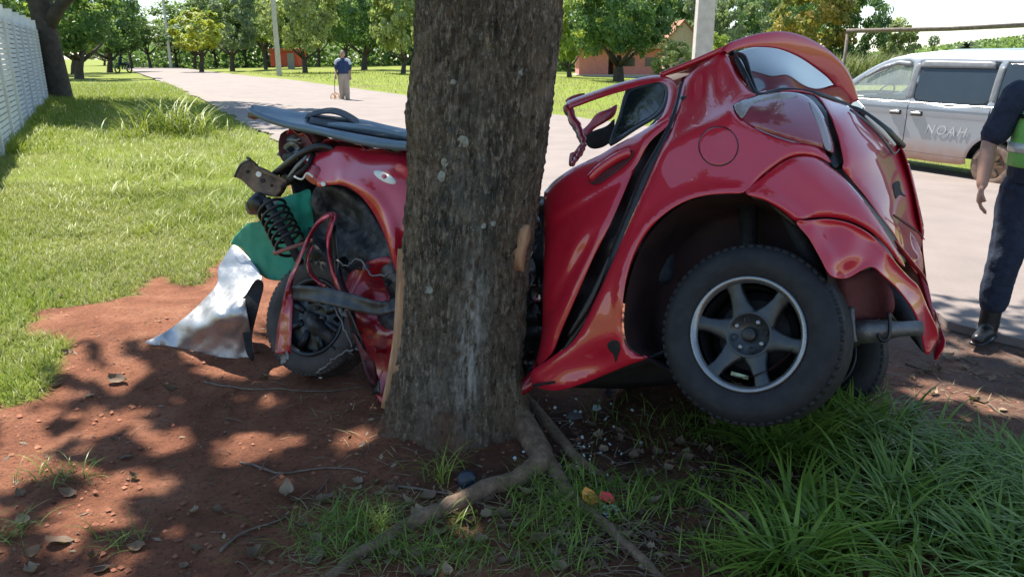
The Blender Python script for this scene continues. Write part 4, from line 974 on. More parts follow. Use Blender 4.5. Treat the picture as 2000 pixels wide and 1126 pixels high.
# green woven sheet
gs = MB(); 
def cloth(name, outline, dfn, mat, step, thick=.003, smooth=4):
    vv, ff, dist = panel2d(outline, step, (), smooth); d_ = dfn(vv[:, 0], vv[:, 1])
    me = bpy.data.meshes.new(name); me.from_pydata([tuple(P(x, y, q)) for (x, y), q in zip(vv, d_)], [], [tuple(reversed(f)) for f in ff]); me.validate()
    o = link(name, me, mat); m = o.modifiers.new('s', 'SOLIDIFY'); m.thickness = thick; m.offset = 0; return o
GT = TPS([(455,470,4.42),(490,432,4.22),(560,382,4.08),(605,372,4.04),(612,460,4.05),(600,520,4.08),(540,540,4.20),(495,520,4.34),(520,460,4.16),(570,430,4.06)], .001)
o = cloth('green_sheet', [(452,476),(462,458),(485,436),(505,432),(530,405),(558,384),(585,376),(606,371),(612,420),(615,480),(612,540),(570,548),(525,545),(505,530),(488,505),(470,482)], lambda x, y: GT(x, y)+(fbm((x-y*.3)*.03, (y+x*.5)*.012, 91, 3)-.43)*.14+(fbm(x*.07, y*.07, 93, 2)-.4)*.04, GREEN, 6)
tag(o, 'green woven plastic sheet hanging behind the front coil spring', 'sheet')
def dG(px_, py_):
    q_ = G(px_, py_); return q_.y*cp - (q_.z-CAMH)*sp_
FT = TPS([(x_, y_, dG(x_, y_)-.012) for x_, y_ in ((285,668),(335,678),(380,686),(420,697),(460,702),(494,700))] + [(320,655,4.28),(370,632,4.16),(420,612,4.05),(470,598,3.99),(340,645,4.27),(390,598,4.32),(430,560,4.38),(428,530,4.45),(456,478,4.50),(500,520,4.30),(512,545,4.22),(470,560,4.24),(440,650,4.10),(400,655,4.15),(480,650,4.06)], .0008)
def fold(x, y):
    cr = (y-600) - (450-x)*.35
    return FT(x, y) + (fbm((x+y*.6)*.022, (y-x*.4)*.011, 71, 2)-.4)*.13 + (fbm(x*.05, y*.05, 73, 2)-.4)*.04
o = cloth('foil_sheet', [(283,668),(300,660),(335,640),(370,612),(405,578),(425,552),(426,525),(440,500),(456,478),(475,492),(496,515),(512,542),(500,556),(480,580),(488,640),(494,698),(460,700),(420,696),(380,685),(335,677),(300,673)], fold, FOIL, 5)
tag(o, 'crumpled silver foil insulation sheet spread on soil by the front wheel', 'sheet')
o = cloth('dark_mat', [(462,600),(480,575),(500,546),(515,556),(505,600),(492,660),(496,704),(482,690),(474,650)], lambda x, y: 4.05-.0*x+.02*np.sin(y*.08), BLACKM, 6)
tag(o, 'black torn mat between the foil sheet and the front tyre', 'mat')
# ------------------------------------------------------------------ parked van
VANW = Vector(Gflat(1925, 366))                      # rear near wheel on the far shoulder
vdir = Vector((RD[0], RD[1], 0)).normalized()        # the van's nose points along the road, away
slope = float(grade(VANW.x+vdir.x*2.7, VANW.y+vdir.y*2.7) - grade(VANW.x, VANW.y))
side_n = Vector((-RN[0], -RN[1], 0)).normalized()    # near side outward
van = empty('parked_van', tuple(VANW)); tag(van, 'silver minivan with dusty lower doors parked on the far roadside', 'van')
VM = Matrix((vdir, -side_n, Vector((0, 0, 1)))).transposed().to_4x4(); VM.translation = VANW - Vector((0,0,0)); VM = VM @ Matrix.Rotation(-math.atan2(slope, 2.7), 4, 'Y')
n = NT('silver_paint_dusty'); v = n.coord(); gz = n.n.new('ShaderNodeSeparateXYZ'); n.L(n.coord((1, 1, 1), 'Object'), gz.inputs[0])
lowd = n.ramp(n.math('ADD', gz.outputs['Z'], n.math('MULTIPLY', n.noise(5, 5, .6, v), .35)), [(.42, .85), (.80, .05)])
SILV = n.base(n.mix(lowd, (.36, .40, .44), (.42, .20, .11)), n.ramp(lowd, [(0, .28), (1, .8)]), .35, None, Coat_Weight=.6, Coat_Roughness=.06)
VGLASS = simple('van_tinted_glass', (.035, .048, .062), .06, 0, .1, 3)
CLEAR = glass('clear_glass', (.75, .85, .85), .02, .16)
VTRIM = simple('van_grey_trim', (.16, .17, .18), .4, 0, .2, 12)
CHROME = simple('chrome', (.5, .52, .53), .35, .8, .05, 10)
DUSTY = simple('dusty_rubber', (.20, .135, .10), .85, 0, .3, 20, .2)
DUSTW = simple('dusty_wheel', (.34, .22, .14), .7, .2, .25, 16, .1)
def vy(x, z):                                        # half-width offset inward
    x = np.asarray(x, float); z = np.asarray(z, float)
    return .02*np.clip((.5-z)/.3, 0, 1)**2 + .16*np.clip((z-1.05)/.75, 0, 1)**1.5 + .10*np.clip((z-1.70)/.12, 0, 1)**2 + .18*np.clip((x-3.0)/.9, 0, 1)**2 - .012*np.exp(-((z-.98)/.05)**2)
def vpanel(name, outline, mat, parent, off=0.0, holes=(), step=.05, both=True, thick=.004, roll=.008, smooth=5):
    vv, ff, dist = panel2d(outline, step, holes, smooth); out = []
    for sd in ((0, 1) if both else (0,)):
        y = vy(vv[:, 0], vv[:, 1])+off+roll*np.exp(-(dist/.012)**2)
        y = y if not sd else 1.69-y
        me = bpy.data.meshes.new(name); me.from_pydata([tuple((a, b, c_)) for a, b, c_ in zip(vv[:, 0], y, vv[:, 1])], [], [tuple(f) for f in ff]); me.validate()
        me.update(); nn = sum((p.normal for p in me.polygons), Vector())
        if (nn.y > 0) != bool(sd): me.flip_normals()
        o = link(name, me, mat); o.parent = parent; o.matrix_local = Matrix.Translation(-VANW) @ VM
        m = o.modifiers.new('s', 'SOLIDIFY'); m.thickness = thick; m.offset = -1; out.append(o)
    return out
def vadd(mb, name, mat, parent=None, bevel=0, smooth=True):
    o = mb.build(name, mat, None, smooth, bevel=bevel); o.parent = parent or van
    o.matrix_local = (Matrix.Translation(-VANW) @ VM) if (parent is None or parent is van) else Matrix.Identity(4)
    return o
def arc(cx, cz, r, a0, a1, k=10): return [(cx+r*math.cos(R(a)), cz+r*math.sin(R(a))) for a in np.linspace(a0, a1, k)]
body = [(-.86, .32), (-.40, .30)] + arc(0, .31, .38, 178, 2, 11) + [(.45, .26), (1.3, .25), (2.25, .27)] + arc(2.7, .31, .38, 178, 2, 11) + [(3.2, .32), (3.52, .40), (3.60, .62), (3.55, .85), (3.35, .98), (3.02, 1.06), (2.80, 1.14), (2.62, 1.30), (2.30, 1.52), (2.0, 1.68), (1.7, 1.77), (1.2, 1.82), (.3, 1.835), (-.5, 1.81), (-.80, 1.74), (-.90, 1.4), (-.94, 1.0), (-.95, .6)]
WF = [(1.46, 1.10), (1.47, 1.35), (1.52, 1.66), (1.75, 1.66), (2.02, 1.58), (2.30, 1.42), (2.56, 1.21), (2.66, 1.11), (2.2, 1.095)]
WR = [(.20, 1.11), (.20, 1.64), (.26, 1.68), (1.28, 1.68), (1.36, 1.64), (1.33, 1.40), (1.32, 1.11)]
WQ = [(-.80, 1.12), (-.80, 1.60), (-.70, 1.68), (.02, 1.68), (.08, 1.64), (.08, 1.12)]
vb = vpanel('body_side', body, SILV, van, 0, (WF, WR, WQ), .06, smooth=2)
vpanel('front_side_window', WF, CLEAR, van, .012, (), .08, smooth=2, roll=0)
vpanel('sliding_door_window', WR, VGLASS, van, .010, (), .08, smooth=2, roll=0)
vpanel('rear_side_window', WQ, VGLASS, van, .010, (), .08, smooth=2, roll=0)
vpanel('rain_visor', [(.22, 1.60), (.24, 1.70), (1.30, 1.70), (1.38, 1.66), (1.36, 1.59)], VTRIM, van, -.02, (), .08, both=False, smooth=1)
vpanel('rain_visor', [(1.50, 1.60), (1.52, 1.68), (1.76, 1.69), (2.05, 1.60), (2.3, 1.44), (2.28, 1.40), (2.02, 1.53), (1.75, 1.62)], VTRIM, van, -.02, (), .08, both=False, smooth=1)
for (a, b) in ((1.35, 1.47), (.09, .19)): vpanel('window_post', [(a, 1.12), (a, 1.66), (b, 1.66), (b, 1.12)], VTRIM, van, -.004, (), .08, both=True, smooth=1)
vpanel('belt_highlight', [(-.9, 1.075), (2.62, 1.075), (2.62, 1.095), (-.9, 1.095)], CHROME, van, -.024, (), .06, both=False, smooth=0, roll=0)  # added chrome strip draws the bright highlight along the beltline
for zc in (.86, .80): vpanel('slide_rail', [(-.85, zc), (.12, zc), (.12, zc+.03), (-.85, zc+.03)], CHROME, van, -.008, (), .1, both=False, smooth=0)
for x in (.14, 1.405): vpanel('door_gap', [(x-.006, .34), (x+.006, .34), (x+.006, 1.10), (x-.006, 1.10)], BLACK, van, -.0015, (), .1, both=False, smooth=0, roll=0)
for x in (1.24, 1.60):
    h0 = vadd(MB().box((x, -.012, .93), (.19, .02, .075)), 'handle_recess', BLACK, van, .012); q = MB().box((x, -.034, .935), (.17, .022, .03)); vadd(q, 'door_handle', CHROME, van, .008)
for sx, yy in ((0, .02), (2.7, .02), (0, 1.49), (2.7, 1.49)):
    T = Matrix.Translation((sx, yy, .305))
    def wadd(mb, nm, mt, par=None):
        mb.v = [tuple(T @ Vector(p)) for p in mb.v]; return vadd(mb, nm, mt, par)
    w_ = wadd(MB().lathe([(0, .06), (.05, .045), (.10, .055), (.165, .05), (.185, .02), (.19, .0), (.195, .02), (.195, .17)], 36), 'wheel', DUSTW)
    wadd(MB().lathe([(.19, .0), (.21, -.006), (.25, -.008), (.28, .0), (.303, .02), (.305, .16), (.28, .18), (.19, .18)], 40), 'tyre', DUSTY, w_)
    for k in range(6):
        a_ = 2*math.pi*k/6; rot = Matrix.Rotation(a_, 3, 'Y'); s = MB().box((0, 0, 0), (.11, .03, .045)); s.v = [tuple(rot @ (Vector(p)+Vector((.115, .03, 0)))) for p in s.v]; wadd(s, 'spoke', DUSTW, w_)
    vadd(MB().lathe([(.37, 0), (.37, .25)], 30), 'wheel_arch', BLACKM) if False else None
# roof, bonnet, windscreen, ends
prof = [(3.60, .40), (3.62, .62), (3.57, .85), (3.35, .985), (3.02, 1.065), (2.80, 1.145)]
def vloft(pr, name, mat, thick=.004, crown=.04):
    g = []
    for (x, z) in pr:
        y0 = float(vy(x, z)); g.append([Vector((x, y0+(1.69-2*y0)*j/10, z+crown*(1-(2*j/10-1)**2))) for j in range(11)])
    mb = MB().grid(g); o = vadd(mb, name, mat); m = o.modifiers.new('s', 'SOLIDIFY'); m.thickness = thick; m.offset = 0; return o
vloft([(3.58, .40), (3.63, .62), (3.57, .85), (3.36, .98), (3.02, 1.06), (2.80, 1.14)], 'bonnet', SILV)
vloft([(2.80, 1.14), (2.62, 1.30), (2.30, 1.52), (2.0, 1.68)], 'windscreen', CLEAR)
vloft([(2.0, 1.68), (1.7, 1.77), (1.2, 1.82), (.3, 1.835), (-.5, 1.81), (-.80, 1.74)], 'roof', SILV)
vloft([(-.80, 1.74), (-.90, 1.4), (-.94, 1.06)], 'rear_window', VGLASS, crown=0)
vloft([(-.94, 1.06), (-.95, .6), (-.86, .32)], 'tailgate', SILV, crown=0)
vloft([(3.55, .36), (2.7, .36), (1.3, .36), (-.86, .36)], 'floor', BLACKM, crown=0)
for yy in (.42, 1.27):
    vadd(MB().box((1.72, yy, .72), (.5, .5, .16)), 'seat', TRIMD, van, .04); vadd(MB().box((1.42, yy, 1.02), (.14, .48, .62), Matrix.Rotation(R(-10), 3, 'Y')), 'seat_back', TRIMD, van, .04)
vadd(MB().box((.3, .85, .9), (.2, 1.2, .9)), 'rear_bench', TRIMD, van, .05)
vadd(MB().box((2.48, .85, 1.04), (.34, 1.4, .2)), 'dashboard', BLACK, van, .05)
sw = MB(); ci = [Vector((2.16, .42, 1.16))+Matrix.Rotation(R(-25), 3, 'Y') @ Vector((0, math.cos(a)*.18, math.sin(a)*.18)) for a in np.linspace(0, 2*math.pi, 25)]; sw.tube(ci, .014, 8); sw.tube([Vector((2.16, .42, 1.16)), Vector((2.4, .42, 1.05))], .03, 8); sw.box((2.16, .42, 1.16), (.02, .30, .05), Matrix.Rotation(R(-25), 3, 'Y')); vadd(sw, 'steering_wheel', BLACK)
vadd(MB().box((2.10, .85, 1.60), (.04, .24, .07)), 'rear_view_mirror', BLACK, van, .01)
mi = MB().box((2.52, -.10, 1.16), (.10, .18, .16)); vadd(mi, 'wing_mirror', SILV, van, .03)
ha = MB().tube([Vector((1.92, .17, 1.60)), Vector((1.98, .16, 1.54)), Vector((2.10, .15, 1.50)), Vector((2.18, .14, 1.46))], .013, 8); vadd(ha, 'grab_handle', VTRIM)
def text_mesh(s_, size):
    cu = bpy.data.curves.new('t', 'FONT'); cu.body = s_; cu.size = size; cu.extrude = .002; cu.shear = .25; cu.space_character = 1.25
    ob = bpy.data.objects.new('t', cu); COL.objects.link(ob); dg = bpy.context.evaluated_depsgraph_get(); me = bpy.data.meshes.new_from_object(ob.evaluated_get(dg)); bpy.data.objects.remove(ob); return me
tm = text_mesh('NOAH', .19)
o = link('lettering', tm, simple('decal_silver', (.55, .56, .57), .35, .2, .08, 10), None, False); o.parent = van
o.matrix_local = Matrix.Translation(-VANW) @ VM @ Matrix.Translation((1.06, -.0095, .655)) @ Matrix.Rotation(math.pi, 4, 'Z') @ Matrix.Rotation(math.pi/2, 4, 'X')

# ------------------------------------------------------------------ people
def capchain(mb, pts, rad, n=12, flat=1.0, up=None):
    mb.tube([Vector(p) for p in pts], rad, n, flat, up)
    for p, r in ((pts[0], rad[0]), (pts[-1], rad[-1])): mb.ell(p, r*.98, None, 10, 6)
def remesh(mb, name, mat, parent, voxel, smooth=6, disp=None):
    o = mb.build(name, mat, None); o.parent = parent
    m = o.modifiers.new('r', 'REMESH'); m.mode = 'VOXEL'; m.voxel_size = voxel; m.use_smooth_shade = True
    if smooth: m = o.modifiers.new('s', 'SMOOTH'); m.factor = .5; m.iterations = smooth
    if disp:
        tx = bpy.data.textures.new(name, 'CLOUDS'); tx.noise_scale = disp[0]; m = o.modifiers.new('d', 'DISPLACE'); m.texture = tx; m.strength = disp[1]; m.mid_level = .5
    return o
def ellchain(mb, secs):        # list of (center, rx, ry) horizontal ellipses going up
    n_ = 16; k0 = len(mb.v)
    for c, rx, ry in secs:
        for j in range(n_):
            a = 2*math.pi*j/n_; mb.v.append((c[0]+rx*math.cos(a), c[1]+ry*math.sin(a), c[2]))
    for i in range(len(secs)-1):
        for j in range(n_): q = k0+i*n_; mb.f.append((q+j, q+(j+1) % n_, q+n_+(j+1) % n_, q+n_+j))
    mb.f.append(tuple(k0+j for j in range(n_-1, -1, -1))); mb.f.append(tuple(k0+(len(secs)-1)*n_+j for j in range(n_)))
def hand(mb, wrist, dirv, palmn, s=1.0, side=1):
    d = Vector(dirv).normalized(); pn = Vector(palmn).normalized(); ac = d.cross(pn)*side
    mb.tube([wrist, wrist+d*.05*s, wrist+d*.095*s], [.024*s, .040*s, .036*s], 12, .42, tuple(pn))
    for i, (l, o_) in enumerate(((.070, -.030), (.080, -.010), (.075, .011), (.058, .030))):
        b = wrist+d*.085*s+ac*o_*s; b2 = b+d*l*.5*s+pn*.012*s; b3 = b2+d*l*.42*s+pn*.030*s
        mb.tube([b, b2, b3], [.0105*s, .0098*s, .008*s], 8); mb.ell(b3, .008*s, None, 8, 5)
    b = wrist+d*.025*s-ac*.03*s; mb.tube([b, b+d*.04*s-ac*.025*s+pn*.01*s, b+d*.075*s-ac*.025*s+pn*.03*s], [.014*s, .012*s, .009*s], 8)
SKIN = simple('skin', (.42, .24, .17), .5, 0, .12, 12, 0, Subsurface_Weight=.12)
def person(name, label, loc, rz, J, mats, vox, opts):
    root = empty(name, loc, rz); tag(root, label, 'person')
    b = MB(); hz = J['head']
    # body: one continuous figure
    ellchain(b, [((0, 0, .84), .15, .11), ((0, 0, .95), .165, .12), ((0, .0, 1.08), .145, .11), ((0, 0, 1.22), .165, .115), ((0, 0, 1.36), .175, .11), ((0, 0, 1.43), .12, .09), ((0, 0, 1.47), .07, .065)])
    capchain(b, [(0, -.005, 1.44), (0, .01, 1.52), (0, .02, 1.58)], [.065, .058, .058])
    b.ell((0, .02, 1.655), (.076, .096, .115), None, 18, 14); b.ell((0, .075, 1.60), (.05, .045, .05), None, 12, 8)
    b.tube([(0, .112, 1.67), (0, .130, 1.635), (0, .112, 1.625)], [.010, .015, .012], 8)
    for s in (-1, 1): b.ell((s*.078, .01, 1.65), (.012, .026, .034), None, 8, 6)
    for s in 'LR':
        a = [Vector(p) for p in J['arm'+s]]; capchain(b, [a[0], a[0].lerp(a[1], .5), a[1], a[1].lerp(a[2], .4), a[2]], [.058, .050, .042, .043, .029])
        hand(b, a[2], (a[2]-a[1])*.6+Vector((0, 0, -.12)), J.get('palm'+s, (0, 1, 0)), 1.0, 1 if s == 'L' else -1)
        l = [Vector(p) for p in J['leg'+s]]; capchain(b, [l[0], l[0].lerp(l[1], .5), l[1], l[1].lerp(l[2], .35), l[2]], [.095, .080, .060, .062, .042])
        f = l[2]+Vector((0, 0, -.03)); t = f+J['toe'+s]*.15-Vector((0, 0, .025)); capchain(b, [f-J['toe'+s]*.05-Vector((0, 0, .02)), t], [.042, .03])
    remesh(b, 'body', SKIN, root, vox, 3)
    # trousers
    t = MB(); ellchain(t, [((0, 0, .80), .165, .125), ((0, 0, .88), .185, .14), ((0, 0, .97), .180, .140), ((0, 0, 1.02), .172, .132)])
    for s in 'LR':
        l = [Vector(p) for p in J['leg'+s]]; q = l[2]+Vector((0, 0, opts.get('hem', .03))); capchain(t, [l[0], l[0].lerp(l[1], .5), l[1], l[1].lerp(q, .5), q], [x*opts.get('baggy', 1) for x in (.112, .100, .084, .082, .076)])
    remesh(t, 'trousers', mats['trousers'], root, vox, 5, (.09, .022))
    be = MB(); ellchain(be, [((0, 0, .985), .186, .146), ((0, 0, 1.03), .184, .144)]); be.build('belt', mats['belt'], None).parent = root
    # shirt
    t = MB(); ex = opts.get('belly', 0)
    ellchain(t, [((0, .01, opts.get('hemz', .98)), .190, .15+ex*.6), ((0, .015, 1.08), .182+ex*.4, .145+ex), ((0, .01, 1.22), .188, .140+ex*.6), ((0, 0, 1.36), .195, .128), ((0, 0, 1.44), .15, .105), ((0, 0, 1.485), .078, .072)])
    for s in 'LR':
        a = [Vector(p) for p in J['arm'+s]]; e = a[0].lerp(a[1], opts.get('sleeve', .75)); capchain(t, [a[0], a[0].lerp(e, .5), e], [.080, .076, .074])
    remesh(t, 'shirt', mats['shirt'], root, vox, 4, (.08, .018))
    c = MB(); c.lathe([(.066, 0), (.078, -.005), (.072, .035), (.062, .04)], 18); c.v = [(p[0], p[2]+.0, p[1]+1.475) for p in c.v]; c.build('collar', mats['shirt'], None).parent = root
    # shoes
    for s in 'LR':
        l = Vector(J['leg'+s][2]); d = J['toe'+s]; k = MB(); bz = opts.get('boot', .10)
        capchain(k, [l+Vector((0, 0, bz-.07)), l+Vector((0, 0, -.02)), ], [.056, .056]); capchain(k, [l-d*.05+Vector((0, 0, -.048)), l+d*.06+Vector((0, 0, -.050)), l+d*.175+Vector((0, 0, -.058))], [.044, .045, .036])
        so2_ = remesh(k, 'boot' if bz > .12 else 'shoe', mats['shoe'], root, vox*.9, 3)
        sl_ = MB().tube([l-d*.085+Vector((0, 0, -.083)), l+d*.06+Vector((0, 0, -.083)), l+d*.20+Vector((0, 0, -.083))], [.044, .052, .034], 14, .28, (0, 0, 1)); sl_.build('sole', BLACK, None).parent = root
    # hair, eyes, mouth
    h = MB(); h.ell((0, .005, 1.685), (.082, .098, .098), None, 18, 12); h.v = [p for p in h.v]
    hair = h.build('hair', mats['hair'], None); hair.parent = root
    keep = bmesh.new(); keep.from_mesh(hair.data)
    bmesh.ops.delete(keep, geom=[v_ for v_ in keep.verts if v_.co.z < 1.655 or (v_.co.y > .055 and v_.co.z < 1.735)], context='VERTS'); keep.to_mesh(hair.data); keep.free()
    for s in (-1, 1):
        MB().ell((s*.031, .104, 1.665), (.013, .008, .008), None, 8, 6).build('eye', simple('eye_dark', (.03, .02, .02), .2), None).parent = root
        MB().tube([(s*.015, .115, 1.688), (s*.048, .098, 1.690)], .006, 6).build('eyebrow', mats['hair'], None).parent = root
    MB().ell((0, .113, 1.592), (.026, .008, .007), None, 10, 6).build('mouth', simple('lips', (.30, .12, .10), .5), None).parent = root
    return root
NAVY = simple('navy_cloth', (.016, .026, .052), .85, 0, .3, 30, .4); KHAKI = simple('khaki_cloth', (.40, .34, .28), .85, 0, .12, 20, .3)
NAVYP = simple('navy_polo', (.022, .045, .12), .85, 0, .25, 20, .3); GREYH = simple('grey_hair', (.30, .28, .26), .8); DARKH = simple('dark_hair', (.015, .012, .01), .6)
LEATH = simple('black_leather', (.014, .014, .015), .38, 0, .4, 25, .2); LIME = simple('hi_vis_green', (.18, .50, .10), .6, 0, .12, 30, .2); WHITEB = simple('lit_shoulder_cloth', (.55, .58, .66), .8, 0, .08, 20)
MAN = Gflat(674, 199)
d_ = Vector((-.2, .98, 0)).normalized()
m1 = person('person', 'man in navy polo and khaki trousers walking on the road with measuring wheel', MAN, R(188), dict(head=0,
    armL=[(-.19, 0, 1.40), (-.25, -.02, 1.12), (-.24, .10, .90)], armR=[(.19, 0, 1.40), (.25, .0, 1.12), (.26, .14, .93)],
    legL=[(-.09, 0, .90), (-.10, .05, .50), (-.10, .0, .09)], legR=[(.09, 0, .90), (.10, .02, .50), (.09, -.06, .09)], toeL=Vector((-.1, .99, 0)), toeR=Vector((.12, .99, 0))),
    dict(trousers=KHAKI, shirt=NAVYP, belt=BLACK, shoe=LEATH, hair=GREYH), .014, dict(belly=.04, sleeve=.8, baggy=1.12))
lit_sh = MB()
for s in (-1, 1): lit_sh.tube([(s*.06, .04, 1.47), (s*.13, .02, 1.455), (s*.205, .0, 1.41), (s*.25, -.005, 1.29)], [.055, .072, .084, .082], 12, .9)
remesh(lit_sh, 'lit_shoulders', WHITEB, m1, .014, 3)  # pale layer puts the sunlit shoulder tops into the colour
MB().box((.19, .02, .97), (.05, .09, .12)).build('holster', BLACK, m1).matrix_parent_inverse = Matrix.Identity(4)
# measuring wheel
mw = empty('measuring_wheel', Gflat(655, 199)); tag(mw, 'orange measuring wheel on a stick held by the walking man', 'wheel')
ORANGE = simple('orange_plastic', (.75, .30, .03), .5, 0, .1, 10)
ring = [Vector((math.cos(a)*.155, 0, .16+math.sin(a)*.155)) for a in np.linspace(0, 2*math.pi, 33)]
for nm, mb_, mt in (('rim', MB().tube(ring, .014, 8, 1, (0, 1, 0)), ORANGE), ('handle', MB().tube([(0, 0, .16), (.02, .05, .6), (.08, .12, .97)], .012, 8), ALLOYD)):
    o = mb_.build(nm, mt, None); o.parent = mw
for k in range(3):
    a_ = k*math.pi/3; o = MB().tube([(-math.cos(a_)*.15, 0, .16-math.sin(a_)*.15), (math.cos(a_)*.15, 0, .16+math.sin(a_)*.15)], .012, 6).build('spoke', ORANGE, None); o.parent = mw
mw.rotation_euler.z = R(25)
# officer at the right edge
OFX = G(1978, 674); OFX.z = float(grade(OFX.x, OFX.y))+.045
off = person('person', 'officer in dark navy uniform, black boots and green reflective vest on the road edge', OFX, R(160), dict(head=0,
    armL=[(-.205, 0, 1.40), (-.27, -.03, 1.13), (-.27, .08, .90)], armR=[(.205, 0, 1.40), (.30, .0, 1.14), (.325, .12, .92)], palmR=(-1, .2, 0), palmL=(1, .2, 0),
    legL=[(-.10, 0, .90), (-.13, .02, .50), (-.14, -.02, .10)], legR=[(.10, 0, .90), (.13, .03, .50), (.14, .0, .10)], toeL=Vector((-.35, .93, 0)).normalized(), toeR=Vector((.45, .89, 0)).normalized()),
    dict(trousers=NAVY, shirt=NAVY, belt=BLACK, shoe=LEATH, hair=DARKH), .009, dict(belly=.05, sleeve=.80, boot=.30, hem=.13, hemz=.93, baggy=1.05))
ve = MB(); ellchain(ve, [((0, .015, 1.02), .205, .205), ((0, .015, 1.10), .205, .215), ((0, .01, 1.22), .204, .185), ((0, 0, 1.36), .19, .150), ((0, 0, 1.45), .135, .115), ((0, 0, 1.475), .09, .085)])
remesh(ve, 'reflective_vest', LIME, off, .012, 4)
rv = MB(); ellchain(rv, [((0, .015, 1.10), .212, .222), ((0, .014, 1.15), .212, .216)]); rv.build('reflective_band', simple('reflective_grey', (.55, .60, .58), .4, .2, .08), None).parent = off
rv = MB(); ellchain(rv, [((0, .008, 1.28), .206, .182), ((0, .006, 1.30), .206, .178)]); rv.build('dark_band', BLACK, None).parent = off

# ------------------------------------------------------------------ fence, poles, goal, building
n = NT('white_concrete'); v = n.pos()
CONC = n.base(n.mix(n.ramp(n.noise(3, 6, .7, v), [(.45, 0.0), (.75, .5)]), (.62, .63, .64), (.40, .40, .40)), .85, 0, n.bump(n.noise(40, 5, .6, v), .3, .01))
CONCP = simple('pole_concrete', (.50, .47, .42), .85, 0, .15, 6, .3)
f0 = Vector(Gflat(0, 308)); f1 = Vector(Gflat(106, 184)); fd = (f1-f0); fd.z = 0; flen = fd.length; fd.normalize()
fence = empty('concrete_fence', tuple(f0)); tag(fence, 'tall white concrete slat fence running beside the grass verge', 'fence')
FH = 2.2; PS = 2.0; fm = Matrix((fd, Vector((-fd.y, fd.x, 0)), Vector((0, 0, 1)))).transposed()
post = MB().box((0, 0, FH/2+.02), (.13, .15, FH+.3)); pme = None
slat = MB().box((PS/2, 0, 0), (PS-.14, .06, .072)); slat2 = None
pme = post.mesh('post'); sme = slat.mesh('slat'); pme.materials.append(CONC); sme.materials.append(CONC)
nseg = 13; NS = 23
for i in range(-3, nseg-1):
    bp = fd*(i*PS); wz = float(grade(f0.x+bp.x, f0.y+bp.y))-f0.z
    o = bpy.data.objects.new('post', pme); COL.objects.link(o); o.parent = fence; o.location = bp+Vector((0, 0, wz)); o.rotation_euler = fm.to_euler()
    if i == nseg-2: break
    for k in range(NS):
        o = bpy.data.objects.new('slat', sme); COL.objects.link(o); o.parent = fence; o.location = bp+Vector((0, 0, wz+.06+k*.093)); o.rotation_euler = fm.to_euler(); o.rotation_euler.x = R(random.uniform(-2, 2))
    o = MB().box((PS/2, .05, FH/2), (PS-.1, .02, FH-.06)).build('backing', CONC, None); o.parent = fence; o.location = bp+Vector((0, 0, wz)); o.rotation_euler = fm.to_euler()
def up_pole(name, px, Y, H, w0, w1, label, conc=True):
    x = (px-CX)/F*(Y*cp+1.4*sp_); b = Vector((x, Y, float(grade(x, Y))))
    r_ = empty(name, tuple(b)); tag(r_, label, 'pole')
    m = MB(); m.box((0, 0, H/2), (w0, w0*.8, H), None, w1/w0); m.build('shaft', CONCP, None, False, bevel=.02).parent = r_
    m = MB().box((0, 0, H-.6), (1.6, .1, .12)); m.build('crossarm', CONCP, None, False).parent = r_
    for s in (-.7, 0, .7): MB().lathe([(0, .16), (.04, .14), (.05, .08), (.035, .0), (.05, -.02)], 10).build('insulator', STEEL, None).parent = r_
    for o, s in zip([c for c in r_.children if c.name.startswith('insulator')], (-.7, 0, .7)): o.location = (s, 0, H-.48); o.rotation_euler.x = R(90)
    return r_
up_pole('utility_pole', 1362, 17.0, 9.5, .40, .26, 'pale square concrete utility pole rising behind the red car roof')
up_pole('utility_pole', 546, 62.0, 10.5, .36, .24, 'thin grey utility pole standing on the far grass bank')
up_pole('utility_pole', 335, 105.0, 10.5, .36, .24, 'distant utility pole among the trees along the road')
# goal
GW = simple('weathered_wood', (.17, .13, .11), .85, 0, .4, 12, .5)
gA = P(1656, 62, 27.0); gB = P(2070, 47, 24.5); goal = empty('football_goal', (gA.x, gA.y, float(grade(gA.x, gA.y)))); tag(goal, 'weathered wooden goal frame in the field behind the van', 'goal')
for a in (gA, gB): MB().tube([Vector((a.x, a.y, float(grade(a.x, a.y))-.1)), a], [.065, .055], 10).build('post', GW, goal)
MB().tube([gA-(gB-gA)*.01+Vector((0, 0, .02)), gA.lerp(gB, .5)+Vector((0, 0, -.03)), gB+Vector((0, 0, .02))], [.075, .07, .08], 10).build('crossbar', GW, goal)
# pink building
PINK = simple('pink_wall', (.62, .23, .22), .85, 0, .1, 3, .1); REDW = simple('red_wall', (.60, .09, .06), .8, 0, .1, 3); ROOFT = simple('clay_roof', (.34, .15, .09), .85, 0, .3, 10, .3)
def gp(px, Y): x = (px-CX)/F*(Y*cp+1.6*sp_); return Vector((x, Y, float(zground(x, Y))))
bA = gp(1122, 88); bB = gp(1285, 88); bw = bB.x-bA.x
bld = empty('pink_building', tuple((bA+bB)/2)); tag(bld, 'low pink house with red doorway behind the big dark tree', 'building')
for nm, c_, s_, mt in (('wall', (-bw*.30, 0, 1.4), (bw*.34, 5, 2.8), PINK), ('wall', (bw*.22, .3, 1.4), (bw*.56, 5, 2.8), PINK), ('recess_wall', (-bw*.09, 1.5, 1.4), (bw*.10, 2, 2.8), REDW), ('roof', (0, -.2, 2.95), (bw+1, 6.4, .22), ROOFT), ('door', (-bw*.085, .46, 1.05), (.9, .06, 2.1), simple('grey_door', (.3, .3, .32), .6)), ('plinth', (0, .1, .1), (bw*1.01, 5.3, .3), CONCP)):
    MB().box(c_, s_).build(nm, mt, None, False).parent = bld
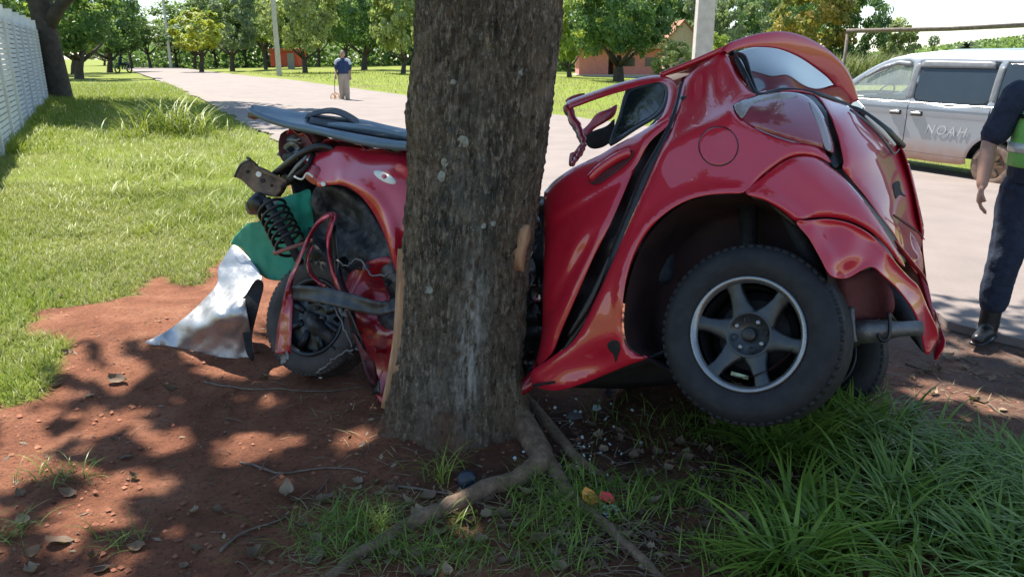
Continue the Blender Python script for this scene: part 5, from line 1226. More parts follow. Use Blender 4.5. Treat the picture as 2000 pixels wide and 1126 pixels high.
for x in (bw*.12, bw*.36):
    w_ = MB().box((x, -2.21, 1.55), (1.1, .06, .9)).build('window', simple('dark_pane', (.03, .035, .04), .1), None, False); w_.parent = bld
bA2 = gp(566, 96); b2_ = empty('pink_building', tuple(bA2)); tag(b2_, 'small red walled house glimpsed between the far tree trunks', 'building')
for nm, c_, s_, mt in (('wall', (0, 0, 1.3), (3.2, 4, 2.0), REDW), ('roof', (0, 0, 2.1), (3.6, 4.6, .2), ROOFT), ('door', (.8, -2.02, .9), (.8, .06, 1.8), simple('grey_door', (.3, .3, .32), .6))): MB().box(c_, s_).build(nm, mt, None, False).parent = b2_
th_ = gp(1330, 104); hs = empty('gabled_house', tuple(th_)); tag(hs, 'beige gabled house front half hidden behind the bushes', 'building')
BEI = simple('beige_wall', (.50, .40, .31), .85, 0, .12, 3, .2)
MB().poly([(-2.2, 0), (2.2, 0), (2.2, 4.2), (0, 6.6), (-2.2, 4.2)], 6).build('wall', BEI, None, False).parent = hs
m = MB(); m.grid([[Vector((-2.6, -.4, 3.85)), Vector((0, -.4, 6.75)), Vector((2.6, -.4, 3.85))], [Vector((-2.6, 6.4, 3.85)), Vector((0, 6.4, 6.75)), Vector((2.6, 6.4, 3.85))]]); m.build('roof', ROOFT, None, False, thick=.12).parent = hs
MB().box((0, -.03, 1.0), (.9, .06, 2.0)).build('door', simple('grey_door', (.3, .3, .32), .6), None, False).parent = hs
# distant motorbike and rider
mk_ = gp(243, 74); mc = empty('motorbike', tuple(mk_), R(-28)); tag(mc, 'dark motorbike riding away far down the road edge', 'motorbike')
for yy in (-.62, .62):
    w_ = MB().lathe([(.2, -.05), (.29, -.05), (.31, 0), (.29, .05), (.2, .05)], 24); w_.v = [(p[1], p[0]+yy, p[2]+.31) for p in w_.v]; o = w_.build('wheel', BLACK, None); o.parent = mc
MB().tube([(0, -.6, .32), (0, -.35, .75), (0, .25, .8), (0, .55, .75), (0, .62, .32)], [.04, .12, .15, .1, .04], 10).build('frame', BLACK, None).parent = mc
MB().tube([(-.35, .42, 1.05), (0, .5, 1.0), (.35, .42, 1.05)], .02, 8).build('handlebar', STEEL, None).parent = mc
MB().box((0, -.3, .84), (.26, .6, .1)).build('seat', BLACK, None).parent = mc
rd = empty('person', tuple(mk_+Vector((0, 0, .02))), R(-28)); tag(rd, 'rider in dark clothes on the distant motorbike', 'person')
b = MB(); ellchain(b, [((0, -.25, .84), .17, .14), ((0, -.22, 1.1), .18, .13), ((0, -.12, 1.38), .19, .12), ((0, -.08, 1.48), .07, .07)]); b.ell((0, -.05, 1.62), (.09, .11, .13), None, 14, 10)
for s in (-1, 1):
    capchain(b, [(s*.2, -.12, 1.38), (s*.28, .1, 1.15), (s*.3, .40, 1.08)], [.06, .05, .04]); capchain(b, [(s*.1, -.22, .86), (s*.2, .2, .75), (s*.16, .0, .33)], [.09, .075, .055])
remesh(b, 'body', NAVY, rd, .03, 3)
MB().ell((0, -.05, 1.66), (.12, .14, .12), None, 14, 10).build('helmet', BLACK, None).parent = rd

# ------------------------------------------------------------------ trees
LM = {'dark': leafmat('leaf_dark', (0.043, 0.113, 0.043), (0.157, 0.265, 0.097)), 'mid': leafmat('leaf_mid', (0.088, 0.166, 0.043), (0.255, 0.352, 0.097)),
      'olive': leafmat('leaf_olive', (0.196, 0.255, 0.088), (0.470, 0.509, 0.216)), 'yellow': leafmat('leaf_yellow', (0.255, 0.313, 0.039), (0.587, 0.587, 0.097)), 'lime': leafmat('leaf_lime', (0.196, 0.293, 0.039), (0.431, 0.509, 0.117)),
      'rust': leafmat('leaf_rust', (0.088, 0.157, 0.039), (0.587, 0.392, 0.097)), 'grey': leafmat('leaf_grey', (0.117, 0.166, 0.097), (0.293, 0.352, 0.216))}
TBARK = simple('far_bark', (.075, .062, .052), .95, 0, .4, 6, .5)
CR = {}
def crown_mesh(key, ncl, nper, rx, ry, rz, cr, size, mat, shell, bottom):
    if key in CR: return CR[key]
    p, tn, c, r_ = clumps(ncl, nper, rx, ry, rz, cr, shell, bottom)
    me = leaf_mesh('crown', p, size*(.7+.6*rng.random(len(p))), tn, .4, .62, np.zeros(3)); me.materials.append(LM[mat]); CR[key] = me; return me
def trunk_mesh(h, r, lean=.3, limbs=4, spread=1.5):
    m = MB(); m.tube([(0, 0, -.15), (0, 0, .1), (lean*.2, 0, h*.4), (lean*.6, lean*.3, h*.8), (lean, lean*.5, h*1.2)], [r*1.5, r*1.15, r, r*.8, r*.4], 10)
    for k in range(limbs):
        a = k*2*math.pi/limbs+random.random(); s = Vector((lean*.5, lean*.25, h*(.65+.1*k/limbs))); e = Vector((math.cos(a)*spread, math.sin(a)*spread, h*1.35+random.random()*spread*.4))
        m.tube([s, s.lerp(e, .5)+Vector((0, 0, -.1)), e], [r*.55, r*.4, r*.15], 7)
    return m.mesh('trunk')
def tree_at(name, label, px, Y, H, cw, cb, key, mat, tr, group=None, dens=1.0, clump=.16, leaf=.34, shell=.55, xoff=None, ex=1.0):
    b = gp(px, Y) if xoff is None else Vector((xoff, Y, float(zground(xoff, Y)))); root = empty(name, tuple(b)); tag(root, label, 'tree', group)
    rz = (H-cb)/2; m = CR.get(key)
    if m is None: m = crown_mesh(key, int(80*dens), int(75), 1, 1, 1, clump*1.15, leaf/(cw/2), mat, shell, -.8)
    o = bpy.data.objects.new('crown', m); COL.objects.link(o); o.parent = root; o.location = (0, 0, cb+rz); o.scale = (cw/2, cw/2*.9, rz*1.05); o.rotation_euler.z = random.uniform(0, 6.28)
    tm_ = trunk_mesh(max(cb, 1.0)+.2, tr, random.uniform(-.4, .4), 4, cw*.28); tm_.materials.append(TBARK); t = bpy.data.objects.new('trunk', tm_); COL.objects.link(t); t.parent = root
    tm_.polygons.foreach_set('use_smooth', [True]*len(tm_.polygons)); return root
# left of the trunk
tree_at('shade_tree', 'yellow-green spreading tree beside the road bend', 395, 74, 5.6, 5.6, 1.9, 'k_yellow', 'yellow', .2)
tree_at('shade_tree', 'grey-green bushy tree behind the yellow-green one', 455, 86, 9.5, 7.0, 2.0, 'k_grey', 'grey', .25)
tree_at('shade_tree', 'pale olive tree with loose crown near the thin utility pole', 597, 72, 9.0, 6.8, 1.5, 'k_olive', 'olive', .22, dens=1.4)
tree_at('shade_tree', 'dark green dense tree behind the walking man', 712, 84, 10.5, 8.0, 1.9, 'k_dark', 'dark', .3, dens=1.5)
tree_at('shade_tree', 'pale olive leafy tree just beyond the tree trunk', 788, 70, 8.5, 5.6, 1.2, 'k_olive2', 'olive', .2, dens=1.3)
tree_at('shade_tree', 'slender lime tree between the grey-green tree and the olive tree', 520, 92, 9, 5.5, 2.6, 'k_lime', 'lime', .2)
# right of the trunk
tree_at('shade_tree', 'bright lime tree partly hidden by the near trunk', 1112, 78, 10, 5.4, .9, 'k_lime', 'lime', .22, dens=1.3)
tree_at('mango_tree', 'big round dark green tree with pale flower tips before the pink house', 1208, 66, 10.2, 9.6, 1.55, 'k_mango', 'dark', .42, dens=2.6, clump=.15, leaf=.36)
p, tn, c, r_ = clumps(60, 28, 1, 1, 1, .075, .98, -.5); mme = leaf_mesh('flower_tips', p, .045*(.7+.6*rng.random(len(p))), tn, .4, .7, np.zeros(3)); mme.materials.append(LM['yellow'])
mt_ = [o for o in bpy.data.objects if o.name.startswith('mango_tree')][0]; o = bpy.data.objects.new('flower_tips', mme); COL.objects.link(o); o.parent = mt_; o.location = (0, 0, 1.55+4.3); o.scale = (4.85, 4.4, 4.55)
tree_at('shade_tree', 'small rounded lime bush tree beside the concrete pole', 1385, 62, 3.9, 3.2, .3, 'k_lime', 'lime', .14)
tree_at('shade_tree', 'low olive bushy tree left of the concrete pole', 1312, 60, 3.2, 3.0, .2, 'k_olive', 'olive', .14)
tree_at('shade_tree', 'tall grey-green tree behind the concrete pole', 1430, 98, 12.5, 9.5, 1.5, 'k_grey', 'grey', .3)
tree_at('shade_tree', 'tall grey-green tree behind the beige house', 1350, 112, 13, 9.0, 2, 'k_grey', 'grey', .3)
tree_at('shade_tree', 'rust-tinged dark tree above the raised spoiler', 1575, 74, 9.5, 7.4, 1.4, 'k_rust', 'rust', .32, dens=1.8)
tree_at('shade_tree', 'dark blue-green tree left of the goal post', 1660, 76, 8.8, 6.6, 1.5, 'k_dark', 'dark', .3)
tree_at('shade_tree', 'thin airy tree right of the dark tree by the field', 1745, 82, 5.8, 4.0, 1.0, 'k_olive2', 'olive', .14)
for k, px in enumerate((255, 300, 345, 380, 430, 480, 530, 575, 625, 670, 715, 760, 805, 850, 900, 960, 1020, 1075, 1130, 1180, 1250, 1480, 1540)):
    Y_ = 108+random.uniform(-6, 14); tree_at('plantation_tree', 'tall slim plantation tree in the dark row behind the field', px+random.uniform(-8, 8), Y_, random.uniform(10, 13) if px > 420 else random.uniform(5.0, 7.5), random.uniform(6, 8), random.uniform(2.2, 2.9), ('k_dark', 'k_mid', 'k_grey')[k % 3], ('dark', 'mid', 'grey')[k % 3], .2, 'plantation trees in a row')
for k, px in enumerate(range(360, 1560, 62)):
    tree_at('wood_tree', 'broad tall tree of the wood behind the plantation row', px+random.uniform(-20, 20), 138+random.uniform(-8, 20), random.uniform(15, 19) if px > 430 else 11, random.uniform(11, 14), 2.0, ('k_mid', 'k_grey', 'k_olive', 'k_dark')[k % 4], ('mid', 'grey', 'olive', 'dark')[k % 4], .3, 'tall trees of the wood behind')
un = 16000; ux = rng.uniform(-62, 66, un); uy = rng.uniform(112, 128, un); k_ = (ux/uy > -.50) & (ux/uy < .44); ux, uy = ux[k_], uy[k_]
me = leaf_mesh('undergrowth', np.stack([ux, uy, zground(ux, uy)+rng.random(len(ux))**1.3*(2.2+2.2*fbm(ux*.3, uy*.1, 88))], 1), .75, rng.random(len(ux)), .3, .7); o = link('undergrowth', me, LM['dark'], None, False); tag(o, 'dark undergrowth below the trees of the far wood', None, None, 'stuff')
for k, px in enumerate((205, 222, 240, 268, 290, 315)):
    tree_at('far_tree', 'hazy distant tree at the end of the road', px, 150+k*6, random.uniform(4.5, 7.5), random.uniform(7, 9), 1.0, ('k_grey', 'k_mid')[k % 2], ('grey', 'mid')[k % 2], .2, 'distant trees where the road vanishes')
# tree by the fence
tb = gp(122, 26); lt_ = empty('verge_tree', tb); tag(lt_, 'dark barked tree leaning beside the end of the white fence', 'tree')
m = MB(); m.tube([(0, 0, -.2), (0, 0, .1), (-.05, 0, 1.2), (-.15, 0, 2.3), (-.2, 0, 3.6), (-.1, .2, 6), (0, .1, 9)], [.50, .38, .34, .34, .30, .24, .12], 14)
m.tube([(-.1, 0, 2.2), (.5, -.1, 2.9), (1.2, -.2, 3.4), (2.2, -.2, 4.2), (3.2, -.3, 5.0)], [.24, .2, .16, .12, .06], 9); m.tube([(-.2, 0, 2.8), (-1.0, .2, 3.9), (-1.8, .3, 5.0)], [.2, .16, .08], 8)
tk = m.build('trunk', simple('dark_bark', (.05, .042, .036), .95, 0, .4, 6, .8), None); tk.parent = lt_
p, tn, c, r_ = clumps(170, 60, 5.6, 5.2, 3.2, .85, .3, -.9); me = leaf_mesh('crown', p+np.array([.6, -.3, 10.2]), .44, tn, .4, .5); o = link('crown', me, LM['mid'], None, False); o.parent = lt_
pp = []
for k in range(26):                                   # foliage hanging into view
    a = random.random(); c_ = np.array([3.3+random.uniform(-1.2, 1.6), -1.0+random.uniform(-1, 1), 3.95+random.uniform(-.15, .8)]); pp.append(c_+rng.normal(size=(45, 3))*np.array([.35, .35, .22]))
pp = np.concatenate(pp); me = leaf_mesh('hanging_foliage', pp, .26, rng.random(len(pp)), .3, .5); o = link('hanging_foliage', me, LM['dark'], None, False); o.parent = lt_
for px, Y_, H_, cw_, mt, lb in ((52, 30, 6.0, 5.0, 'dark', 'dark leafy tree overhanging the white fence'), (18, 40, 8, 7, 'lime', 'bright leafy tree behind the white fence'), (175, 52, 9, 8.5, 'dark', 'dark spreading tree beyond the fence end'), (228, 78, 8.5, 8, 'dark', 'dark leafy tree overhanging the far road edge'), (160, 70, 7, 7, 'lime', 'lime green tree glimpsed behind the dark barked trunk'), (100, 62, 9, 8, 'mid', 'mid green tree behind the far end of the fence'), (-40, 26, 7, 6, 'mid', 'mid green tree behind the near fence panels')):
    b = gp(px, Y_); 
    tree_at('verge_tree', lb, px, Y_, H_, cw_, 1.4, 'k_'+mt, mt, .25, xoff=b.x-(2.2 if px < 60 else .6))
# palm, crop field, hill
pb = gp(1880, 95); pl = empty('palm_tree', tuple(pb)); tag(pl, 'small palm tree above the crop field', 'palm')
MB().tube([(0, 0, -.1), (.1, 0, 1.6), (.05, 0, 3.3)], [.2, .17, .15], 8).build('trunk', TBARK, None).parent = pl
g = MB()
for k in range(34):
    a = random.uniform(0, 6.28); e = random.uniform(-.3, 1.1); L_ = random.uniform(1.3, 1.9); prev = None
    pts = [Vector((.05, 0, 3.3))+Vector((math.cos(a)*math.cos(e)*L_*u, math.sin(a)*math.cos(e)*L_*u, math.sin(e)*L_*u-.9*u*u*L_*.5)) for u in np.linspace(0, 1, 6)]
    sd = Vector((-math.sin(a), math.cos(a), 0)); g.grid([[p_-sd*.16*math.sin(.3+2.6*i/5), p_+Vector((0, 0, .05)), p_+sd*.16*math.sin(.3+2.6*i/5)] for i, p_ in enumerate(pts)])
o = g.build('crown', simple('palm_leaf', (.055, .085, .035), .5), None); o.parent = pl
o = tree_at('far_tree', 'small round tree on a thin stem in the crop field', 1815, 95, 4.6, 1.3, 3.4, 'k_dark', 'dark', .06)
def blades(name, base, h, w, lean, mat, seg=3, curl=.5, kind='stuff', label=None, tintv=None, parent=None, az=None):
    n_ = len(base); az = rng.random(n_)*2*math.pi if az is None else az; d = np.stack([np.cos(az), np.sin(az), np.zeros(n_)], 1); s = np.stack([-np.sin(az), np.cos(az), np.zeros(n_)], 1)
    rows = []
    for k in range(seg+1):
        u = k/seg; out = lean*u + curl*h*u**2.2; z = h*(u-.28*curl*2*u**3*(lean/np.maximum(h, .01)+.5))
        wd = w*(1-u**1.6)*(.55+.45*min(1, u*4+.3)) + (.0006 if k == seg else 0)
        c = base+d*out[:, None]+np.array([0, 0, 1])*z[:, None]
        rows += [c-s*(wd/2)[:, None], c+s*(wd/2)[:, None]]
    co = np.stack(rows, 1).reshape(-1, 3); m_ = 2*(seg+1)
    fa = np.concatenate([np.arange(n_)[:, None]*m_+np.array([[2*k, 2*k+1, 2*k+3, 2*k+2]]) for k in range(seg)], 0)
    me = np_mesh(name, co, fa); setattr_f(me, 'tint', np.repeat(np.clip(rng.random(n_)*.8+.1 if tintv is None else tintv, 0, 1), m_))
    o = link(name, me, mat, parent, True)
    if label: tag(o, label, None, None, kind)
    return o
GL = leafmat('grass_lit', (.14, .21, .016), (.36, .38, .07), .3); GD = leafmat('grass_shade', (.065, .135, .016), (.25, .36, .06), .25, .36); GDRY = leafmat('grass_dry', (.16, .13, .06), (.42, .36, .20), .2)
CROP = leafmat('crop_leaf', (.11, .14, .05), (.26, .27, .12), .3)
nb = 26000; px = rng.uniform(12, 75, nb); Yb = rng.uniform(64, 82, nb); ok = (px/Yb > .40); px, Yb = px[ok], Yb[ok]
base = np.stack([px, Yb, zground(px, Yb)], 1); hh_ = 1.7+rng.random(len(px))*1.3
blades('crop_field', base, hh_, np.full(len(px), .14), np.full(len(px), .15), CROP, 3, .35, 'stuff', 'tall pale green crop growing beyond the goal')
HILLM = simple('wooded_hill', (.075, .105, .055), .95, 0, .5, .12, .8)
hx = np.linspace(120, 460, 60); hy = np.linspace(260, 520, 30); HX, HY = np.meshgrid(hx, hy)
HZ = 15*np.exp(-(((HX-330)/95)**2+((HY-380)/90)**2)) + 4*np.exp(-(((HX-230)/60)**2+((HY-380)/80)**2)) + (fbm(HX*.15, HY*.15, 77)-.47)*5-1.5
ii_ = (np.arange(29)[:, None]*60+np.arange(59)[None]).ravel(); me = np_mesh('hill', np.stack([HX.ravel(), HY.ravel(), HZ.ravel()], 1), np.stack([ii_, ii_+1, ii_+61, ii_+60], 1))
ho = link('hill', me, HILLM); tag(ho, 'wooded hill on the horizon', None, None, 'structure')
hp = np.stack([rng.uniform(150, 440, 22000), rng.uniform(270, 400, 22000)], 1); hz_ = 15*np.exp(-(((hp[:, 0]-330)/95)**2+((hp[:, 1]-380)/90)**2)) + 4*np.exp(-(((hp[:, 0]-230)/60)**2+((hp[:, 1]-380)/80)**2))-1.0
me = leaf_mesh('hill_wood', np.stack([hp[:, 0], hp[:, 1], hz_+rng.random(22000)*3], 1), 1.5, rng.random(22000), .5, .8); o = link('hill_wood', me, LM['mid'], None, False); tag(o, 'distant woodland covering the hill', None, None, 'stuff')

# ------------------------------------------------------------------ grass
def scatter(n_, x0, x1, y0, y1, cond):
    x = rng.uniform(x0, x1, n_); y = rng.uniform(y0, y1, n_); k = cond(x, y); return x[k], y[k]
def vis(x, y, m=1.12):
    dpt = y*cp+1.6*sp_; return np.abs(x)/dpt < .667*m
x, y = scatter(165000, -10, 1, 3.0, 9.5, lambda x, y: (~soilmask(x, y)) & (gap(x, y) > .12) & vis(x, y, 1.5) & (fbm(x*1.1, y*1.1, 61) > .17))
dn = fbm(x*.9, y*.9, 66); base = np.stack([x, y, zground(x, y)-.005], 1)
blades('verge_grass', base, .035+.085*rng.random(len(x))*(dn*1.9), .0035+.004*rng.random(len(x)), .05*rng.random(len(x)), GL, 3, .5, 'stuff', 'short sunlit grass on the verge left of the car', np.clip(rng.random(len(x))*.6+(.62-dn)*1.2, 0, 1))
k = (rng.random(len(x)) < .55) & (dn < .53)
blades('dry_grass', base[k], .02+.05*rng.random(k.sum()), np.full(k.sum(), .004), .09*rng.random(k.sum()), GDRY, 2, .4, 'stuff', 'dry straw lying in the verge grass')
x, y = scatter(190000, -24, 2, 8, 40, lambda x, y: (gap(x, y) > .1) & vis(x, y, 1.3))
k = rng.random(len(x)) < np.clip(14/y, 0, 1); x, y = x[k], y[k]; sc_ = y/9
blades('verge_grass', np.stack([x, y, zground(x, y)-.01], 1), (.07+.11*rng.random(len(x)))*(.8+.25*sc_), .007*sc_*(.8+.5*rng.random(len(x))), .06+.05*rng.random(len(x)), GL, 2, .45, 'stuff', 'grass of the verge stretching away beside the fence')
# tall clumps near the edge of the verge
tc = []; 
for (cx_, cy_, s_, m_) in ((340, 262, .85, 90), (305, 255, .75, 60), (395, 268, .6, 50), (370, 262, .7, 60), (265, 270, .45, 50), (330, 330, .3, 40), (310, 380, .33, 40)):
    c_ = Gflat(cx_, cy_); tc.append(np.concatenate([rng.normal(size=(m_, 2))*.28+np.array(c_[:2]), np.full((m_, 1), s_)], 1))
tc = np.concatenate(tc); blades('tall_grass', np.stack([tc[:, 0], tc[:, 1], zground(tc[:, 0], tc[:, 1])], 1), tc[:, 2]*(.7+.7*rng.random(len(tc))), np.full(len(tc), .024), .10+.3*rng.random(len(tc)), GL, 5, .75, 'stuff', 'tall arching grass clumps on the verge', np.clip(rng.normal(size=len(tc))*.2+.45, 0, 1))
cl_ = []
for k in range(90):
    a_, b_ = random.uniform(120, 520), random.uniform(215, 470); c_ = Gflat(a_, b_)
    if soilmask(c_[0], c_[1]) or gap(c_[0], c_[1]) < .15: continue
    m_ = random.randint(25, 60); near_road = float(np.exp(-gap(c_[0], c_[1])/1.2)); cl_.append(np.concatenate([rng.normal(size=(m_, 2))*random.uniform(.06, .2)+np.array(c_[:2]), np.full((m_, 1), random.uniform(.10, .18)+.16*near_road), np.full((m_, 1), random.uniform(.25, .9))], 1))
cl_ = np.concatenate(cl_); blades('tuft_grass', np.stack([cl_[:, 0], cl_[:, 1], zground(cl_[:, 0], cl_[:, 1])], 1), cl_[:, 2]*(.6+.8*rng.random(len(cl_))), .006+.006*rng.random(len(cl_)), .04+.1*rng.random(len(cl_)), GL, 4, .6, 'stuff', 'uneven taller tufts in the sunlit verge', np.clip(cl_[:, 3]+rng.normal(size=len(cl_))*.12, 0, 1))
# weeds along the fence
x = rng.uniform(0, 24, 5000); off_ = .1+rng.random(5000)**2*.8; fx = f0.x+fd.x*x+fd.y*off_; fy = f0.y+fd.y*x-fd.x*off_
blades('fence_weeds', np.stack([fx, fy, zground(fx, fy)], 1), .10+.3*rng.random(5000)*np.exp(-off_*2)*fbm(x, off_, 55)*2, .014+.01*rng.random(5000), .1*rng.random(5000), GL, 3, .5, 'stuff', 'dark weeds along the foot of the white fence')
# far side grass
x, y = scatter(120000, -45, 45, 12, 75, lambda x, y: (across(x, y) > 4.0) & vis(x, y)); k = rng.random(len(x)) < np.clip(22/y, 0, 1); x, y = x[k], y[k]
blades('field_grass', np.stack([x, y, zground(x, y)-.01], 1), .09+.12*rng.random(len(x)), .012*y/18, .08*rng.random(len(x)), GL, 2, .4, 'stuff', 'bright mown grass of the field across the road')
# shaded grass at the right, broad blades
GR = [Gflat(*p)[:2] for p in ((1500,1200),(1510,1060),(1515,960),(1480,880),(1540,820),(1620,795),(1700,800),(1760,860),(1850,900),(2000,920),(2150,980),(2200,1250))]
x, y = scatter(60000, -.2, 3.4, 1.2, 4.2, lambda x, y: inpoly(x+(fbm(x*5, y*5, 8)-.47)*.25, y+(fbm(x*5, y*5, 18)-.47)*.25, GR)); k = rng.random(len(x)) < .95*np.clip(fbm(x*3, y*3, 99)*2.2-.35, .12, 1); x, y = x[k], y[k]
ctr = np.stack([x, y], 1)[rng.permutation(len(x))[:84]]; pk = rng.integers(0, len(ctr), 2300); dx = rng.normal(size=(2300, 2))*.035; x, y = ctr[pk, 0]+dx[:, 0], ctr[pk, 1]+dx[:, 1]
azt = np.arctan2(dx[:, 1], dx[:, 0])+rng.normal(size=2300)*.5; ctn = rng.random(len(ctr))[pk]
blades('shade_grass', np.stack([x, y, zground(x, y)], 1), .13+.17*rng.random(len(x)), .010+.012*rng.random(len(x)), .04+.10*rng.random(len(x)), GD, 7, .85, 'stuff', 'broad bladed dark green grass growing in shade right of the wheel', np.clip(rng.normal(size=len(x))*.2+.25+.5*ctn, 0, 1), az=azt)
# thinner grass below the car and around the roots
SP = []
for (cx_, cy_, sx_, n_) in ((1400, 850, .25, 170), (1300, 830, .2, 80), (1180, 1000, .12, 160), (1080, 1010, .13, 200), (1120, 960, .1, 160), (830, 1080, .12, 200), (700, 1040, .10, 150), (640, 1060, .12, 120), (1440, 1090, .10, 220), (1300, 980, .10, 130), (1420, 970, .12, 150), (230, 1060, .04, 26), (20, 1045, .05, 40), (120, 930, .08, 60), (860, 925, .05, 30), (1500, 830, .2, 250), (1620, 810, .15, 240), (700, 1010, .08, 80), (1060, 1090, .1, 120)):
    c_ = G(cx_, cy_); SP.append(np.concatenate([rng.normal(size=(n_, 2))*np.array([sx_, sx_*.7])+np.array([c_.x, c_.y]), np.full((n_, 1), sx_)], 1))
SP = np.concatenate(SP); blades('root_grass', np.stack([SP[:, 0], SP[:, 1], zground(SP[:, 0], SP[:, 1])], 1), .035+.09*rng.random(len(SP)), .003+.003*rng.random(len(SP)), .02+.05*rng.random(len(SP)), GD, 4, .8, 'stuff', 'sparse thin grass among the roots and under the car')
st = [(random.uniform(560, 1300), random.uniform(955, 1130)) for k in range(520)] + [(random.uniform(1650, 2000), random.uniform(700, 900)) for k in range(160)] + [(random.gauss(760, 90), random.gauss(800, 50)) for k in range(120)]
sg_ = np.array([tuple(G(a_, b_)) for a_, b_ in st]); blades('straw_litter', sg_+np.array([0, 0, .004]), .012+.02*rng.random(len(sg_)), .0025+.003*rng.random(len(sg_)), .04+.09*rng.random(len(sg_)), GDRY, 3, .2, 'stuff', 'pale dry straw lying over the roots and soil')
tg = G(862, 945); n_ = 22; bs = np.stack([tg.x+rng.normal(size=n_)*.02, tg.y+rng.normal(size=n_)*.015, np.full(n_, tg.z)], 1)
o = blades('grass_tuft', bs, .10+.13*rng.random(n_), np.full(n_, .005), .02+.05*rng.random(n_), GL, 6, .6, None, None); tag(o, 'single wispy grass tuft at the foot of the tree trunk', 'grass tuft')

# ------------------------------------------------------------------ litter: leaves, twigs, shards
DL = leafmat('dead_leaf_brown', (.11, .065, .040), (.34, .25, .17), .1, .7)
def dead_leaf(seed):
    r_ = random.Random(seed); m = MB(); L_, W_ = r_.uniform(.045, .085), r_.uniform(.018, .032); cu = r_.uniform(.5, 2.2); g = []
    for i in range(8):
        u = i/7; w_ = W_*math.sin(math.pi*min(1, .06+u*.94))**.8*(1-.25*u)+.0008; row = []
        for j in range(5):
            s = (j-2)/2; row.append(Vector(((u-.5)*L_*(1-.1*cu), s*w_*(1-.2*abs(s)*cu*.4), .006+cu*.012*(u-.4)**2*3+abs(s)*cu*.009+.003*math.sin(u*9+s*3))))
        g.append(row)
    m.grid(g); me = m.mesh('dead_leaf'); me.materials.append(DL); setattr_f(me, 'tint', [r_.random()]*len(me.vertices)); me.polygons.foreach_set('use_smooth', [True]*len(me.polygons)); return me
DLM = [dead_leaf(s) for s in range(9)]
spots = [(515,740),(62,1092),(116,1060),(45,1020),(380,1075),(795,985),(905,1010),(885,1100),(770,1085),(850,1045),(1055,1065),(1010,1085),(940,1060),(1240,1075),(1275,985),(1345,1050),(1390,965),(1150,1085),(1090,1020),(1560,985),(1640,990),(1530,835),(1690,950),(560,965),(270,1070),(335,765),(175,775),(230,745),(425,1000),(620,1090),(700,960),(980,1010),(1110,985),(1220,1050),(1320,1100),(1450,1010),(1500,910),(1340,900),(1260,930),(1180,880),(1430,940),(820,1010),(130,690),(65,585),(120,580),(40,965),(500,1090),(200,1115),(1720,760),(1780,740),(1850,700),(1900,780)]
while len(spots) < 235:
    a = random.random()
    spots.append((random.uniform(1040, 1560), random.uniform(830, 1120)) if a < .5 else ((random.uniform(560, 1100), random.uniform(940, 1125)) if a < .78 else ((random.uniform(1680, 2000), random.uniform(690, 880)) if a < .9 else (random.uniform(0, 560), random.uniform(740, 1125)))))
for k, (px_, py_) in enumerate(spots):
    c_ = G(px_, py_); 
    if math.hypot(c_.x-TRX, c_.y-TAX) < .36: continue
    o = bpy.data.objects.new('dead_leaf', DLM[k % 9]); COL.objects.link(o); o.location = (c_.x, c_.y, c_.z-.001); o.rotation_euler = (random.uniform(-.35, .35), random.uniform(-.3, .3), random.uniform(0, 6.28)); s_ = random.uniform(.7, 1.5) if k < 50 else random.uniform(.5, 1.1); o.scale = (s_, s_, s_)
    if px_ > 1660 and py_ < 900: lb, gr_ = 'dry fallen leaf on the shaded dirt shoulder right of the car', 'dry leaves on the shoulder'
    elif px_ > 1040: lb, gr_ = 'dry curled leaf on the dark ground below the car', 'dry leaves below the car'
    elif px_ > 560: lb, gr_ = 'dry curled leaf on the soil among the tree roots', 'dry leaves among the roots'
    else: lb, gr_ = 'dry fallen leaf lying on the open red soil', 'dry leaves on the red soil'
    tag(o, lb, 'leaf', gr_)
x, y = scatter(9000, -2.4, 3.4, 1.6, 4.7, lambda x, y: gap(x, y) > .1); k = rng.random(len(x)) < (.10+.9*np.exp(-(((x-.8)/1.0)**2+((y-2.6)/.7)**2))); x, y = x[k], y[k]
me = leaf_mesh('leaf_litter', np.stack([x, y, zground(x, y)+.006], 1), .012+.03*rng.random(len(x))**2, rng.random(len(x)), 1.2, .45); o = link('leaf_litter', me, DL, None, False); tag(o, 'small leaf fragments littering the ground around the tree', None, None, 'stuff')
TW = simple('twig_bark', (.16, .12, .09), .9, 0, .4, 30)
tw = MB()
for k in range(420):
    px_, py_ = (random.uniform(1040, 1500), random.uniform(800, 1120)) if k % 3 else ((random.uniform(1660, 2000), random.uniform(680, 900)) if k % 2 else (random.uniform(200, 1000), random.uniform(760, 1120)))
    c_ = G(px_, py_); a = random.uniform(0, 6.28); L_ = random.uniform(.03, .13); d_ = Vector((math.cos(a), math.sin(a), 0))*L_
    q1 = c_+Vector((0, 0, .004)); q3 = q1+d_; q3.z = float(zground(q3.x, q3.y))+random.uniform(.003, .02); q2 = (q1+q3)/2+Vector((random.uniform(-.01, .01), random.uniform(-.01, .01), random.uniform(0, .01)))
    tw.tube([q1, q2, q3], [.0022, .002, .001], 4)
o = tw.build('twig_litter', TW); tag(o, 'thin twigs and straw scattered on the soil', None, None, 'stuff')
